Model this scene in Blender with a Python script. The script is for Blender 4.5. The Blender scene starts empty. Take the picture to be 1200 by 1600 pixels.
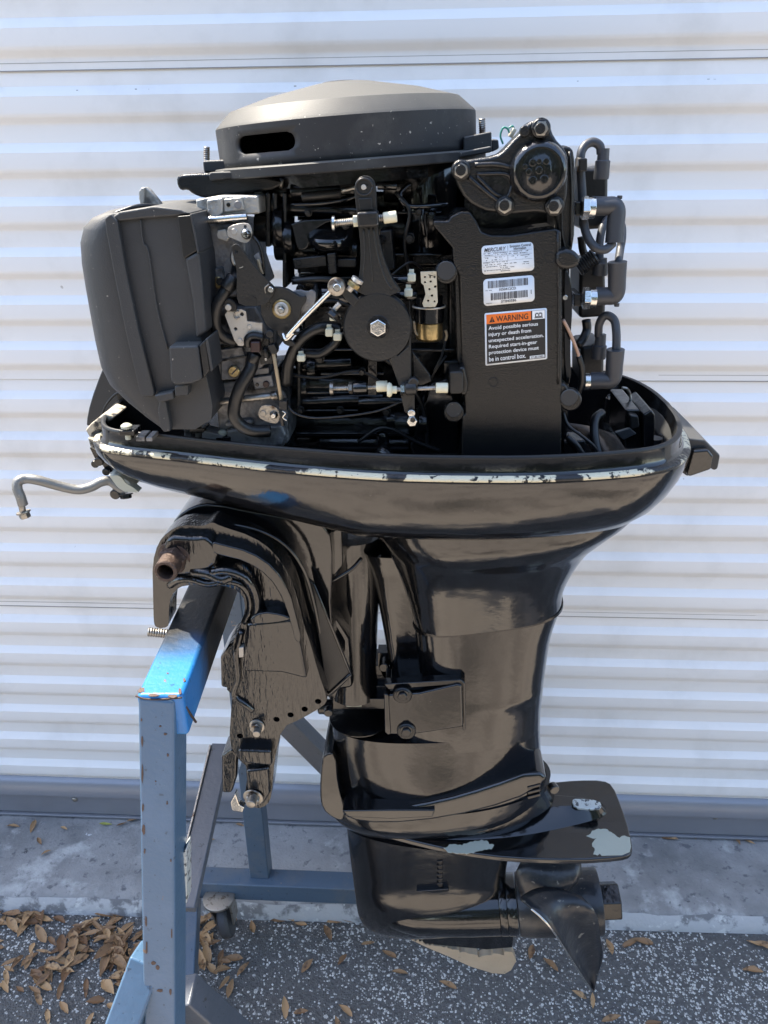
import bpy, bmesh, math, random
from math import radians as R, sin, cos, pi
from mathutils import Vector as V, Matrix, noise
from mathutils.geometry import tessellate_polygon
random.seed(11)
SC = bpy.context.scene
COL = SC.collection
# ------------------------------------------------------------------ camera
H = 1.44                                   # lens height above the asphalt
PITCH, ROLL, YAW, FPX = R(25.0372), R(-.7036), R(3.316), 1200.0
_cp, _sp = cos(PITCH), sin(PITCH)
FWD = V((-sin(YAW)*_cp, cos(YAW)*_cp, -_sp)); _r = V((cos(YAW), sin(YAW), 0)); _u = _r.cross(FWD)
RT = _r*cos(ROLL)+_u*sin(ROLL); UP = -_r*sin(ROLL)+_u*cos(ROLL)
EYE = V((0, 0, H))
cam = bpy.data.cameras.new('camera'); camo = bpy.data.objects.new('camera', cam); COL.objects.link(camo)
camo.matrix_world = Matrix(((RT.x, UP.x, -FWD.x, 0), (RT.y, UP.y, -FWD.y, 0), (RT.z, UP.z, -FWD.z, H), (0, 0, 0, 1)))
cam.sensor_fit = 'HORIZONTAL'; cam.sensor_width = 36; cam.lens = 36.0*FPX/1200; cam.clip_start = .02; cam.clip_end = 500
SC.camera = camo
SC.render.resolution_x, SC.render.resolution_y = 768, 1024
# ------------------------------------------------------------------ light
SUN_DIR = V((-.52, .34, 1.0)).normalized()  # towards the sun: over the roof, from the left
W = bpy.data.worlds.new('World'); SC.world = W; W.use_nodes = True
nt = W.node_tree; nt.nodes.clear()
sky = nt.nodes.new('ShaderNodeTexSky'); sky.sky_type = 'NISHITA'; sky.sun_disc = False
sky.sun_elevation = math.asin(SUN_DIR.z); sky.sun_rotation = math.atan2(SUN_DIR.x, SUN_DIR.y)
sky.air_density = 1.0; sky.dust_density = 1.2
bg = nt.nodes.new('ShaderNodeBackground'); bg.inputs[1].default_value = .15
wo = nt.nodes.new('ShaderNodeOutputWorld')
nt.links.new(sky.outputs[0], bg.inputs[0]); nt.links.new(bg.outputs[0], wo.inputs[0])
sl = bpy.data.lights.new('sun', 'SUN'); sl.energy = 3.4; sl.angle = R(.55); sl.color = (1, .94, .84)
so = bpy.data.objects.new('sun', sl); COL.objects.link(so); so.location = (-2, 3, 6)
so.rotation_euler = SUN_DIR.to_track_quat('Z', 'Y').to_euler()
SC.view_settings.view_transform = 'Standard'; SC.view_settings.look = 'None'
SC.view_settings.gamma = 1; SC.view_settings.use_curve_mapping = False
SC.view_settings.exposure = 2.08
SC.view_settings.use_white_balance = True; SC.view_settings.white_balance_temperature = 6850
SC.render.engine = 'CYCLES'; SC.cycles.max_bounces = 8

# ------------------------------------------------------------------ measuring helpers
def ray(px, py): return FWD + RT*((px-600)/FPX) + UP*((800-py)/FPX)
def U(px, py, Y):                          # the place at depth Y seen at a spot of the photograph
    d = ray(px, py); return EYE + d*(Y/d.y)
def UZ(px, py, z):                         # the place on the level z
    d = ray(px, py); return EYE + d*((z-H)/d.z)
def S(px, py, Y): return (U(px, py, Y)-EYE).dot(FWD)/FPX   # metres per pixel there

# ------------------------------------------------------------------ object helpers
WL = {}
def empty(name, loc, label, cat, group=None):
    o = bpy.data.objects.new(name, None); COL.objects.link(o); o.empty_display_size = .05
    o.location = loc; WL[o.name] = V(loc); o['label'] = label; o['category'] = cat
    if group: o['group'] = group
    return o
def part(name, parent, mat, geo, bevel=0, smooth=40, seg=2, label=None, solid=0, sub=0):
    vs, fs = geo
    lo = V((min(v[i] for v in vs) for i in range(3))); hi = V((max(v[i] for v in vs) for i in range(3)))
    c = (lo+hi)/2
    me = bpy.data.meshes.new(name); me.from_pydata([tuple(V(v)-c) for v in vs], [], fs); me.validate(); me.update()
    bm = bmesh.new(); bm.from_mesh(me); bmesh.ops.recalc_face_normals(bm, faces=bm.faces); bm.to_mesh(me); bm.free()
    me.materials.append(mat)
    me.shade_smooth()
    if smooth < 180: me.set_sharp_from_angle(angle=R(smooth))
    o = bpy.data.objects.new(name, me); COL.objects.link(o)
    base = WL[parent.name] if parent else V((0, 0, 0))
    o.parent = parent; o.location = c-base; WL[o.name] = c
    if solid:
        m = o.modifiers.new('thickness', 'SOLIDIFY'); m.thickness = solid; m.offset = 0
    if bevel:
        m = o.modifiers.new('bevel', 'BEVEL'); m.width = bevel; m.segments = seg; m.limit_method = 'ANGLE'; m.angle_limit = R(38); m.harden_normals = True
    if sub:
        m = o.modifiers.new('sub', 'SUBSURF'); m.levels = m.render_levels = sub
    if label: o['label'] = label
    return o
def struct(o): o['kind'] = 'structure'; return o
def merge(*gs):
    vs, fs = [], []
    for v, f in gs:
        n = len(vs); vs += [V(p) for p in v]; fs += [[i+n for i in q] for q in f]
    return vs, fs
def chaikin(p, n=1, closed=True):
    for _ in range(n):
        q = []
        for i in range(len(p) if closed else len(p)-1):
            a, b = V(p[i]), V(p[(i+1) % len(p)]); q += [a*.75+b*.25, a*.25+b*.75]
        if not closed: q = [V(p[0])]+q+[V(p[-1])]
        p = q
    return p
def prism(pts, Yf, Yb, sm=0, holes=(), draft=0):
    """outline seen at depth Yf, running straight back to Yb; holes = (px, py, r) round holes"""
    p = [U(x, y, Yf) for x, y in pts]
    if sm: p = chaikin(p, sm)
    loops = [p]
    for (hx, hy, hr) in holes:
        c = U(hx, hy, Yf); r = hr*S(hx, hy, Yf)
        loops.append([c+V((cos(a)*r, 0, sin(a)*r)) for a in [k*2*pi/12 for k in range(12)]])
    vs, fs = [], []
    allp = [q for l in loops for q in l]; n = len(allp)
    cen = sum(p, V())/len(p)
    vs = allp+[V((q.x+(q.x-cen.x)*draft, Yb, q.z+(q.z-cen.z)*draft)) for q in allp]
    if len(loops) == 1:
        fs = [list(range(n)), list(range(2*n-1, n-1, -1))]
    else:
        t = tessellate_polygon([[V((q.x, q.z, 0)) for q in l] for l in loops])
        fs = [list(k) for k in t]+[[i+n for i in reversed(k)] for k in t]
    o = 0
    for l in loops:
        m = len(l)
        for i in range(m): fs.append([o+i, o+(i+1) % m, n+o+(i+1) % m, n+o+i])
        o += m
    return vs, fs
def frame(ax):
    ax = V(ax).normalized(); t = V((0, 0, 1)) if abs(ax.z) < .9 else V((1, 0, 0))
    a = ax.cross(t).normalized(); return a, ax.cross(a), ax
def lathe(prof, org, ax=(0, -1, 0), seg=24, rot=0):
    a, b, c = frame(ax); org = V(org); vs, fs = [], []
    for r, h in prof:
        for k in range(seg):
            t = 2*pi*k/seg+rot; vs.append(org+c*h+(a*cos(t)+b*sin(t))*r)
    m = len(prof)
    for i in range(m-1):
        for k in range(seg):
            fs.append([i*seg+k, i*seg+(k+1) % seg, (i+1)*seg+(k+1) % seg, (i+1)*seg+k])
    fs.append(list(range(seg))); fs.append([(m-1)*seg+k for k in reversed(range(seg))])
    return vs, fs
def disc(px, py, Y, rpx, depth, ax=(0, -1, 0), seg=24, ch=.15, r2=None):
    """round boss whose back stands at depth Y and whose front is `depth` metres nearer"""
    r = rpx*S(px, py, Y); r2 = r if r2 is None else r2*S(px, py, Y); c = min(r*ch, depth*.4)
    return lathe([(r, 0), (r2, depth-c), (r2-c, depth)], U(px, py, Y), ax, seg)
def hexa(org, ax, r, h, washer=1.25, rot=.2):
    g = [lathe([(r*washer, 0), (r*washer, h*.2), (r*washer*.93, h*.25)], org, ax, 20)] if washer else []
    g.append(lathe([(r, h*.15), (r, h*.85), (r*.86, h)], org, ax, 6, rot))
    return merge(*g)
def hexp(px, py, Y, rpx, h, ax=(0, -1, 0), washer=1.25, rot=.2): return hexa(U(px, py, Y), ax, rpx*S(px, py, Y), h, washer, rot)
def stud(p0, p1, r, pitch=.0014):
    p0, p1 = V(p0), V(p1); L = (p1-p0).length; n = max(3, int(L/pitch)); pr = [(r*.8, 0)]
    for i in range(n): pr += [(r*.82, (i+.05)*L/n), (r, (i+.5)*L/n), (r*.82, (i+.95)*L/n)]
    pr.append((r*.7, L)); return lathe(pr, p0, p1-p0, 12)
def spline(pts, n=6):
    pts = [V(p) for p in pts]
    if len(pts) < 3: return pts
    P = [pts[0]*2-pts[1]]+pts+[pts[-1]*2-pts[-2]]; out = []
    for i in range(1, len(P)-2):
        a, b, c, d = P[i-1:i+3]
        for k in range(n):
            t = k/n; out.append(.5*((2*b)+(c-a)*t+(2*a-5*b+4*c-d)*t*t+(3*b-a-3*c+d)*t**3))
    return out+[pts[-1]]
def tube(pts, r, n=6, seg=12, cap=True):
    p = spline(pts, n); vs, fs = [], []; a = None
    for i, q in enumerate(p):
        d = (p[min(i+1, len(p)-1)]-p[max(i-1, 0)]).normalized()
        if a is None: a, b, _ = frame(d)
        a = (a-d*a.dot(d)).normalized(); b = d.cross(a)
        rr = r if not callable(r) else r(i/(len(p)-1))
        for k in range(seg): t = 2*pi*k/seg; vs.append(q+(a*cos(t)+b*sin(t))*rr)
    for i in range(len(p)-1):
        for k in range(seg): fs.append([i*seg+k, i*seg+(k+1) % seg, (i+1)*seg+(k+1) % seg, (i+1)*seg+k])
    if cap: fs += [list(range(seg)), [len(vs)-seg+k for k in reversed(range(seg))]]
    return vs, fs
def T(pts, rpx, **k):                      # tube through (px, py, Y) spots
    m = pts[len(pts)//2]; return tube([U(*q) for q in pts], rpx*S(*m), **k)
def rod(a, b, rpx, seg=12):
    A, B = U(*a), U(*b); r = rpx*S(*a); return lathe([(r*.9, 0), (r, r*.15), (r, (B-A).length-r*.15), (r*.9, (B-A).length)], A, B-A, seg)
def bar(A, B, w, h, side=None):            # square tube from A to B, w across, h in the other direction
    A, B = V(A), V(B); d = (B-A).normalized(); s = V(side).normalized() if side else V((1, 0, 0))
    s = (s-d*s.dot(d)).normalized(); t = d.cross(s)
    vs = []
    for q in (A, B):
        for i, j in ((-1, -1), (1, -1), (1, 1), (-1, 1)): vs.append(q+s*(i*w/2)+t*(j*h/2))
    return vs, [[0, 1, 2, 3], [7, 6, 5, 4], [0, 4, 5, 1], [1, 5, 6, 2], [2, 6, 7, 3], [3, 7, 4, 0]]
def box(x0, x1, y0, y1, z0, z1):
    vs = [V((x, y, z)) for z in (z0, z1) for x, y in ((x0, y0), (x1, y0), (x1, y1), (x0, y1))]
    return vs, [[3, 2, 1, 0], [4, 5, 6, 7], [0, 1, 5, 4], [1, 2, 6, 5], [2, 3, 7, 6], [3, 0, 4, 7]]
def boxp(x0, y0, x1, y1, Yf, Yb): return prism([(x0, y0), (x1, y0), (x1, y1), (x0, y1)], Yf, Yb)
def se(t, n): c, s = cos(t), sin(t); return math.copysign(abs(c)**(2/n), c), math.copysign(abs(s)**(2/n), s)
def rings(loops, cap0=True, cap1=True):
    n = len(loops[0]); vs = [p for l in loops for p in l]; fs = []
    for i in range(len(loops)-1):
        for k in range(n): fs.append([i*n+k, i*n+(k+1) % n, (i+1)*n+(k+1) % n, (i+1)*n+k])
    if cap0: fs.append(list(range(n)))
    if cap1: fs.append([(len(loops)-1)*n+k for k in reversed(range(n))])
    return vs, fs
def loft(secs, Yc=.86, seg=40, fine=3):
    """secs: (xl, yl, xr, yr, half width, n) silhouettes at the centre plane"""
    loops = []
    ks = []
    for s in secs:
        L_, R_ = U(s[0], s[1], Yc), U(s[2], s[3], Yc); ks.append((L_, R_, s[4], s[5]))
    Ls = spline([k[0] for k in ks], fine); Rs = spline([k[1] for k in ks], fine)
    ws = spline([V((k[2], k[3], 0)) for k in ks], fine)
    for a, b, w in zip(Ls, Rs, ws):
        c, h = (a+b)/2, (b-a)/2; lp = []
        for k in range(seg):
            u, v = se(2*pi*k/seg, w.y); q = c+h*u; lp.append(V((q.x, Yc-w.x*v, q.z)))
        loops.append(lp)
    return rings(loops)

def ragged(pts, amp=1.1, step=3.2, seed=1, closed=True):
    rg = random.Random(seed); out = []
    for i in range(len(pts) if closed else len(pts)-1):
        (x0, y0), (x1, y1) = pts[i], pts[(i+1) % len(pts)]; L_ = math.hypot(x1-x0, y1-y0); n = max(1, int(L_/step)); out.append((x0, y0))
        for k in range(1, n): t = k/n; o = rg.gauss(0, amp); out.append((x0+(x1-x0)*t-(y1-y0)/L_*o, y0+(y1-y0)*t+(x1-x0)/L_*o))
    return out
# ------------------------------------------------------------------ materials
def mat(name, col, rough=.5, metal=0, bump=None, coat=0, spots=None, rvar=0, spec=.5, cvar=0, dust=None, updust=None):
    """bump=(scale, strength[, stretch z]); spots=(colour, scale, threshold) chips or stains; cvar colour variation"""
    m = bpy.data.materials.new(name); m.use_nodes = True; t = m.node_tree; N = t.nodes; L = t.links
    b = N['Principled BSDF']; b.inputs['Base Color'].default_value = (*col, 1); b.inputs['Roughness'].default_value = rough
    b.inputs['Metallic'].default_value = metal; b.inputs['Coat Weight'].default_value = coat; b.inputs['Coat Roughness'].default_value = .08
    b.inputs['Specular IOR Level'].default_value = spec
    geo = N.new('ShaderNodeNewGeometry'); mp = N.new('ShaderNodeMapping'); L.new(geo.outputs['Position'], mp.inputs[0])
    def nz(scale, det=4, vec=None, rg=.55):
        n = N.new('ShaderNodeTexNoise'); n.inputs['Scale'].default_value = scale; n.inputs['Detail'].default_value = det; n.inputs['Roughness'].default_value = rg
        L.new((vec or mp).outputs[0], n.inputs['Vector']); return n
    src = None
    if cvar:
        n = nz(22, 6); rp = N.new('ShaderNodeMix'); rp.data_type = 'RGBA'; L.new(n.outputs['Fac'], rp.inputs[0])
        rp.inputs[6].default_value = (*[c*(1-cvar) for c in col], 1); rp.inputs[7].default_value = (*[min(1, c*(1+cvar)) for c in col], 1); src = rp.outputs[2]
    for (c2, sc, th, w) in (spots or []):
        n = nz(sc, 8, rg=.6); cr = N.new('ShaderNodeMapRange'); cr.inputs[1].default_value = th; cr.inputs[2].default_value = th+w
        L.new(n.outputs['Fac'], cr.inputs[0]); mx = N.new('ShaderNodeMix'); mx.data_type = 'RGBA'; L.new(cr.outputs[0], mx.inputs[0])
        if src: L.new(src, mx.inputs[6])
        else: mx.inputs[6].default_value = (*col, 1)
        mx.inputs[7].default_value = (*c2, 1); src = mx.outputs[2]
    if dust:                                   # settled dust and grit specks
        n = nz(dust[1], 2); cr = N.new('ShaderNodeMapRange'); cr.inputs[1].default_value = dust[2]; cr.inputs[2].default_value = dust[2]+.05
        L.new(n.outputs['Fac'], cr.inputs[0]); mx = N.new('ShaderNodeMix'); mx.data_type = 'RGBA'; L.new(cr.outputs[0], mx.inputs[0])
        if src: L.new(src, mx.inputs[6])
        else: mx.inputs[6].default_value = (*col, 1)
        mx.inputs[7].default_value = (*dust[0], 1); src = mx.outputs[2]
    if src: L.new(src, b.inputs['Base Color'])
    if rvar:
        n = nz(14, 5); mr = N.new('ShaderNodeMapRange'); mr.inputs[3].default_value = max(.02, rough-rvar); mr.inputs[4].default_value = rough+rvar
        L.new(n.outputs['Fac'], mr.inputs[0]); L.new(mr.outputs[0], b.inputs['Roughness'])
    if bump:
        mp2 = N.new('ShaderNodeMapping'); L.new(geo.outputs['Position'], mp2.inputs[0])
        if len(bump) > 2: mp2.inputs['Scale'].default_value = bump[2]
        n = nz(bump[0], 3, mp2); bp = N.new('ShaderNodeBump'); bp.inputs['Strength'].default_value = bump[1]; bp.inputs['Distance'].default_value = .002
        L.new(n.outputs['Fac'], bp.inputs['Height']); L.new(bp.outputs[0], b.inputs['Normal'])
        if coat: L.new(bp.outputs[0], b.inputs['Coat Normal'])
    if updust:
        old = b.inputs['Base Color'].links[0].from_socket if b.inputs['Base Color'].links else None
        sn = N.new('ShaderNodeSeparateXYZ'); L.new(geo.outputs['True Normal'], sn.inputs[0]); n = nz(30, 6)
        ad = N.new('ShaderNodeMath'); ad.operation = 'MULTIPLY_ADD'; L.new(n.outputs['Fac'], ad.inputs[0]); ad.inputs[1].default_value = .55; L.new(sn.outputs[2], ad.inputs[2])
        cr = N.new('ShaderNodeMapRange'); cr.inputs[1].default_value = .45; cr.inputs[2].default_value = 1.15; L.new(ad.outputs[0], cr.inputs[0])
        mx = N.new('ShaderNodeMix'); mx.data_type = 'RGBA'; L.new(cr.outputs[0], mx.inputs[0]); mx.inputs[7].default_value = (*updust, 1)
        if old: L.new(old, mx.inputs[6])
        else: mx.inputs[6].default_value = (*col, 1)
        L.new(mx.outputs[2], b.inputs['Base Color'])
    return m
BK = (.005, .0052, .006)
M_gloss = mat('gloss_black_paint', BK, .13, bump=(48, .17), rvar=.05, coat=.45, spec=.55, dust=((.12, .11, .10), 420, .76))
M_drip = mat('runny_gloss_black_paint', BK, .15, bump=(130, .5, (1.6, 1, .3)), rvar=.04, coat=.5, spec=.5)
M_cast = mat('gloss_black_cast_metal', (.0065, .0068, .0075), .26, bump=(900, .3), rvar=.08)
M_deep = mat('deep_black_cast_metal', (.004, .0042, .005), .22, bump=(60, .5), rvar=.1, spec=.6)  # blacker copy of the cast metal; shade between engine parts put into its colour
M_semi = mat('satin_black_metal', (.011, .011, .0115), .42, bump=(500, .15), rvar=.08)
M_plas = mat('matt_black_plastic', (.025, .027, .030), .50, bump=(900, .25), rvar=.07, cvar=.25, dust=((.30, .28, .25), 300, .72), updust=(.075, .074, .070))
M_dusty = mat('dusty_black_plastic', (.024, .0245, .026), .58, bump=(900, .12), rvar=.08, cvar=.3, spec=.35, spots=[((.06, .06, .058), 16, .52, .2)], dust=((.35, .33, .29), 260, .70), updust=(.075, .074, .068))
M_lever = mat('worn_black_plastic', (.012, .012, .012), .4, bump=(400, .2), rvar=.08, dust=((.2, .2, .2), 330, .74))
M_rub = mat('grey_ignition_rubber', (.040, .043, .050), .45, bump=(300, .1), cvar=.15)
M_rubk = mat('black_rubber', (.008, .0085, .0095), .38, bump=(350, .15))
M_carb = mat('grey_cast_alloy', (.40, .39, .36), .45, .5, bump=(300, .5), rvar=.1, spots=[((.13, .13, .13), 40, .52, .12)])
M_carbd = mat('dark_grey_alloy', (.20, .20, .205), .45, .35, bump=(220, .5), rvar=.1, spots=[((.02, .02, .02), 35, .5, .15)])  # darker copy of the grey alloy with near-black blotches
M_zinc = mat('dull_zinc_plate', (.52, .49, .44), .45, .5, bump=(400, .1), spots=[((.22, .17, .12), 60, .62, .1)])
M_steel = mat('bright_steel', (.62, .61, .58), .22, 1, bump=(300, .15), spots=[((.2, .17, .13), 120, .62, .08)])
M_dsteel = mat('dull_steel', (.33, .31, .28), .38, .9, bump=(300, .3), spots=[((.10, .07, .05), 90, .55, .1)])
M_tan = mat('tan_coated_rod', (.33, .26, .17), .45, .3)
M_brass = mat('brass', (.42, .32, .16), .3, .9, bump=(200, .2), spots=[((.13, .09, .04), 60, .55, .1)])
M_rust = mat('rusty_steel', (.075, .048, .036), .6, .4, bump=(200, .9), spots=[((.05, .03, .025), 50, .5, .15), ((.16, .11, .08), 70, .60, .08)])
M_chipr = mat('rust_brown_chip', (.085, .05, .038), .7, bump=(300, .6), cvar=.4)
M_cream = mat('cream_plastic', (.66, .62, .46), .4, cvar=.1)
M_nylon = mat('natural_nylon', (.55, .55, .44), .35, cvar=.1)
M_perf = mat('pale_card', (.56, .50, .37), .6, spots=[((.25, .19, .11), 90, .58, .1)], bump=(300, .3))
M_belt = mat('worn_belt_line', (.013, .013, .014), .3, bump=(300, .6), spots=[((.64, .58, .42), 26, .455, .03), (BK, 120, .56, .02)])
M_chip = mat('chipped_grey_primer', (.42, .43, .38), .55, bump=(250, .3), cvar=.12)
M_prim = mat('grey_green_primer', (.40, .41, .34), .6, bump=(200, .15), cvar=.08)
M_bare = mat('bare_beige_alloy', (.50, .41, .30), .5, .2, bump=(200, .3), cvar=.2, spots=[((.30, .26, .2), 60, .62, .06)])
M_anode = mat('pitted_zinc', (.55, .60, .60), .5, .4, bump=(180, 1), spots=[((.10, .11, .12), 130, .55, .04)])
M_crust = mat('broken_fibreglass', (.42, .37, .29), .8, bump=(120, 1), spots=[((.03, .03, .03), 45, .5, .06)])
M_grey = mat('worn_grey_steel', (.22, .215, .20), .5, .5, bump=(250, .3), spots=[((.42, .36, .28), 50, .6, .05), ((.2, .07, .03), 70, .66, .04)])
M_white = mat('white_vinyl_label', (.74, .76, .78), .4)
M_ink = mat('black_ink', (.03, .03, .035), .5)
M_orange = mat('orange_ink', (.78, .16, .02), .45)
M_lblk = mat('black_label_ground', (.012, .012, .013), .45)
M_green = mat('green_wire', (.01, .22, .16), .4)
M_pink = mat('tan_wire', (.42, .27, .2), .5)
M_propb = mat('worn_black_propeller', (.022, .024, .028), .3, bump=(120, .35), rvar=.08, spots=[((.16, .15, .13), 75, .64, .02), ((.045, .045, .045), 20, .5, .1)])
M_maroon = mat('maroon_fitting', (.035, .015, .014), .4)

# blue paint of the stand; world position steers the black overspray and the wear
def stand_mat(name, base, edge, chips, over=None, rough=.38):
    m = mat(name, base, rough, bump=(150, .25), rvar=.08, spots=[(edge, 9, .50, .22), (chips, 48, .675, .015), (tuple(c*.55 for c in base), 140, .64, .03)], dust=((.5, .52, .5), 600, .77))
    if over:
        t = m.node_tree; N = t.nodes; L = t.links; b = N['Principled BSDF']
        src = b.inputs['Base Color'].links[0].from_socket
        g = N.new('ShaderNodeNewGeometry'); s = N.new('ShaderNodeSeparateXYZ'); L.new(g.outputs['Position'], s.inputs[0])
        n = N.new('ShaderNodeTexNoise'); n.inputs['Scale'].default_value = 18; L.new(g.outputs['Position'], n.inputs['Vector'])
        a = N.new('ShaderNodeMath'); a.operation = 'MULTIPLY_ADD'; L.new(n.outputs['Fac'], a.inputs[0]); a.inputs[1].default_value = .09; L.new(s.outputs[1], a.inputs[2])
        mr = N.new('ShaderNodeMapRange'); mr.inputs[1].default_value = over[0]; mr.inputs[2].default_value = over[1]; mr.interpolation_type = 'SMOOTHSTEP'; L.new(a.outputs[0], mr.inputs[0])
        mx = N.new('ShaderNodeMix'); mx.data_type = 'RGBA'; L.new(mr.outputs[0], mx.inputs[0]); L.new(src, mx.inputs[6]); mx.inputs[7].default_value = (.018, .018, .018, 1)
        L.new(mx.outputs[2], b.inputs['Base Color'])
    return m
M_beam = stand_mat('blue_beam_paint', (.018, .17, .44), (.03, .24, .52), (.16, .11, .08), (.67, .76))
M_post = stand_mat('blue_grey_post_paint', (.062, .125, .205), (.085, .155, .25), (.16, .10, .07))
M_fbar = stand_mat('grey_blue_bar_paint', (.06, .10, .15), (.12, .13, .14), (.2, .17, .14))
M_brace = stand_mat('grey_brace_paint', (.075, .085, .10), (.10, .11, .13), (.05, .05, .05))

def ground_mat():
    m = bpy.data.materials.new('speckled_asphalt'); m.use_nodes = True; t = m.node_tree; N = t.nodes; L = t.links; b = N['Principled BSDF']
    g = N.new('ShaderNodeNewGeometry')
    def nz(s, d=4):
        n = N.new('ShaderNodeTexNoise'); n.inputs['Scale'].default_value = s; n.inputs['Detail'].default_value = d; L.new(g.outputs['Position'], n.inputs['Vector']); return n
    vo = N.new('ShaderNodeTexVoronoi'); vo.inputs['Scale'].default_value = 250; vo.inputs['Randomness'].default_value = 1
    n0 = nz(60, 2); ad = N.new('ShaderNodeVectorMath'); ad.operation = 'MULTIPLY_ADD'; L.new(n0.outputs['Color'], ad.inputs[0]); ad.inputs[1].default_value = (.006,)*3; L.new(g.outputs['Position'], ad.inputs[2])
    L.new(ad.outputs[0], vo.inputs['Vector'])
    sx = N.new('ShaderNodeSeparateColor'); L.new(vo.outputs['Color'], sx.inputs[0])
    # size of each worn stone varies; only some stones are pale; more of them towards the open lot
    big = nz(5, 5)
    thr = N.new('ShaderNodeMapRange'); L.new(big.outputs['Fac'], thr.inputs[0]); thr.inputs[1].default_value = .35; thr.inputs[2].default_value = .65; thr.inputs[3].default_value = .15; thr.inputs[4].default_value = .85
    lt = N.new('ShaderNodeMath'); lt.operation = 'LESS_THAN'; L.new(sx.outputs[0], lt.inputs[0]); L.new(thr.outputs[0], lt.inputs[1])
    rad = N.new('ShaderNodeMath'); rad.operation = 'MULTIPLY'; L.new(sx.outputs[1], rad.inputs[0]); rad.inputs[1].default_value = .75
    ins = N.new('ShaderNodeMath'); ins.operation = 'LESS_THAN'; L.new(vo.outputs['Distance'], ins.inputs[0]); L.new(rad.outputs[0], ins.inputs[1])
    mk0 = N.new('ShaderNodeMath'); mk0.operation = 'MULTIPLY'; L.new(lt.outputs[0], mk0.inputs[0]); L.new(ins.outputs[0], mk0.inputs[1])
    v2 = N.new('ShaderNodeTexVoronoi'); v2.inputs['Scale'].default_value = 95; L.new(ad.outputs[0], v2.inputs['Vector'])
    s2 = N.new('ShaderNodeSeparateColor'); L.new(v2.outputs['Color'], s2.inputs[0])
    l2 = N.new('ShaderNodeMath'); l2.operation = 'LESS_THAN'; L.new(s2.outputs[0], l2.inputs[0]); l2.inputs[1].default_value = .14
    r2 = N.new('ShaderNodeMath'); r2.operation = 'MULTIPLY'; L.new(s2.outputs[1], r2.inputs[0]); r2.inputs[1].default_value = .42
    i2 = N.new('ShaderNodeMath'); i2.operation = 'LESS_THAN'; L.new(v2.outputs['Distance'], i2.inputs[0]); L.new(r2.outputs[0], i2.inputs[1])
    m2 = N.new('ShaderNodeMath'); m2.operation = 'MULTIPLY'; L.new(l2.outputs[0], m2.inputs[0]); L.new(i2.outputs[0], m2.inputs[1])
    mk = N.new('ShaderNodeMath'); mk.operation = 'MAXIMUM'; L.new(mk0.outputs[0], mk.inputs[0]); L.new(m2.outputs[0], mk.inputs[1])
    c0 = N.new('ShaderNodeMix'); c0.data_type = 'RGBA'; f = nz(120, 5); L.new(f.outputs['Fac'], c0.inputs[0]); c0.inputs[6].default_value = (.042, .041, .041, 1); c0.inputs[7].default_value = (.16, .157, .152, 1)
    tone = N.new('ShaderNodeMix'); tone.data_type = 'RGBA'; L.new(sx.outputs[2], tone.inputs[0]); tone.inputs[6].default_value = (.22, .22, .21, 1); tone.inputs[7].default_value = (.70, .69, .65, 1)
    mx = N.new('ShaderNodeMix'); mx.data_type = 'RGBA'; L.new(mk.outputs[0], mx.inputs[0]); L.new(c0.outputs[2], mx.inputs[6]); L.new(tone.outputs[2], mx.inputs[7])
    L.new(mx.outputs[2], b.inputs['Base Color']); b.inputs['Roughness'].default_value = .75
    hm = N.new('ShaderNodeMath'); hm.operation = 'SUBTRACT'; hm.inputs[0].default_value = 1; L.new(vo.outputs['Distance'], hm.inputs[1])
    hh = N.new('ShaderNodeMath'); hh.operation = 'MULTIPLY_ADD'; L.new(f.outputs['Fac'], hh.inputs[0]); hh.inputs[1].default_value = 1.6; L.new(hm.outputs[0], hh.inputs[2])
    bp = N.new('ShaderNodeBump'); bp.inputs['Strength'].default_value = .8; bp.inputs['Distance'].default_value = .004; L.new(hh.outputs[0], bp.inputs['Height']); L.new(bp.outputs[0], b.inputs['Normal'])
    return m
M_asph = ground_mat()
M_slab = mat('stained_concrete', (.29, .285, .28), .8, bump=(160, 1), cvar=.25, spots=[((.15, .15, .15), 4, .46, .18), ((.44, .44, .43), 12, .57, .12), ((.13, .13, .14), 55, .58, .1), ((.07, .07, .075), 30, .66, .05), ((.55, .56, .56), 26, .70, .02)], dust=((.6, .6, .6), 240, .74))
M_edge = mat('worn_kerb_lip', (.48, .48, .48), .85, bump=(120, 1), spots=[((.20, .20, .205), 22, .5, .08), ((.6, .6, .58), 40, .6, .05)])
M_drive = mat('tan_patched_drive', (.40, .345, .285), .85, bump=(60, .5), spots=[((.12, .105, .09), 1.3, .53, .10), ((.26, .22, .18), 5, .5, .15)], cvar=.2)  # unseen ground; tan and dark patches chosen for reflections in the black paint
M_foli = mat('dark_foliage', (.035, .055, .02), .6)
M_bark = mat('bark', (.09, .07, .05), .9, bump=(30, 1))
M_lot = mat('dark_car_park_asphalt', (.05, .05, .052), .85, bump=(80, .6), cvar=.3)
M_door = mat('white_door_enamel', (.83, .825, .815), .38, bump=(6, .35, (.3, 1, 3)), spots=[((.72, .715, .70), 7, .5, .25), ((.52, .50, .47), 45, .74, .02)], spec=.45)
M_seam = mat('seam_dirt', (.30, .29, .28), .7)
M_bbar = mat('grey_bottom_bar', (.26, .27, .30), .35, .35, bump=(120, .1), cvar=.08)
M_seal = mat('black_rubber_seal', (.03, .03, .033), .6)
M_wall = mat('cream_stucco', (.62, .58, .50), .9, bump=(90, .8), cvar=.06)
M_roof = mat('roof_metal', (.4, .4, .4), .5)
M_tyre = mat('grey_caster_rubber', (.05, .05, .052), .6, bump=(200, .4), cvar=.3)
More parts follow.
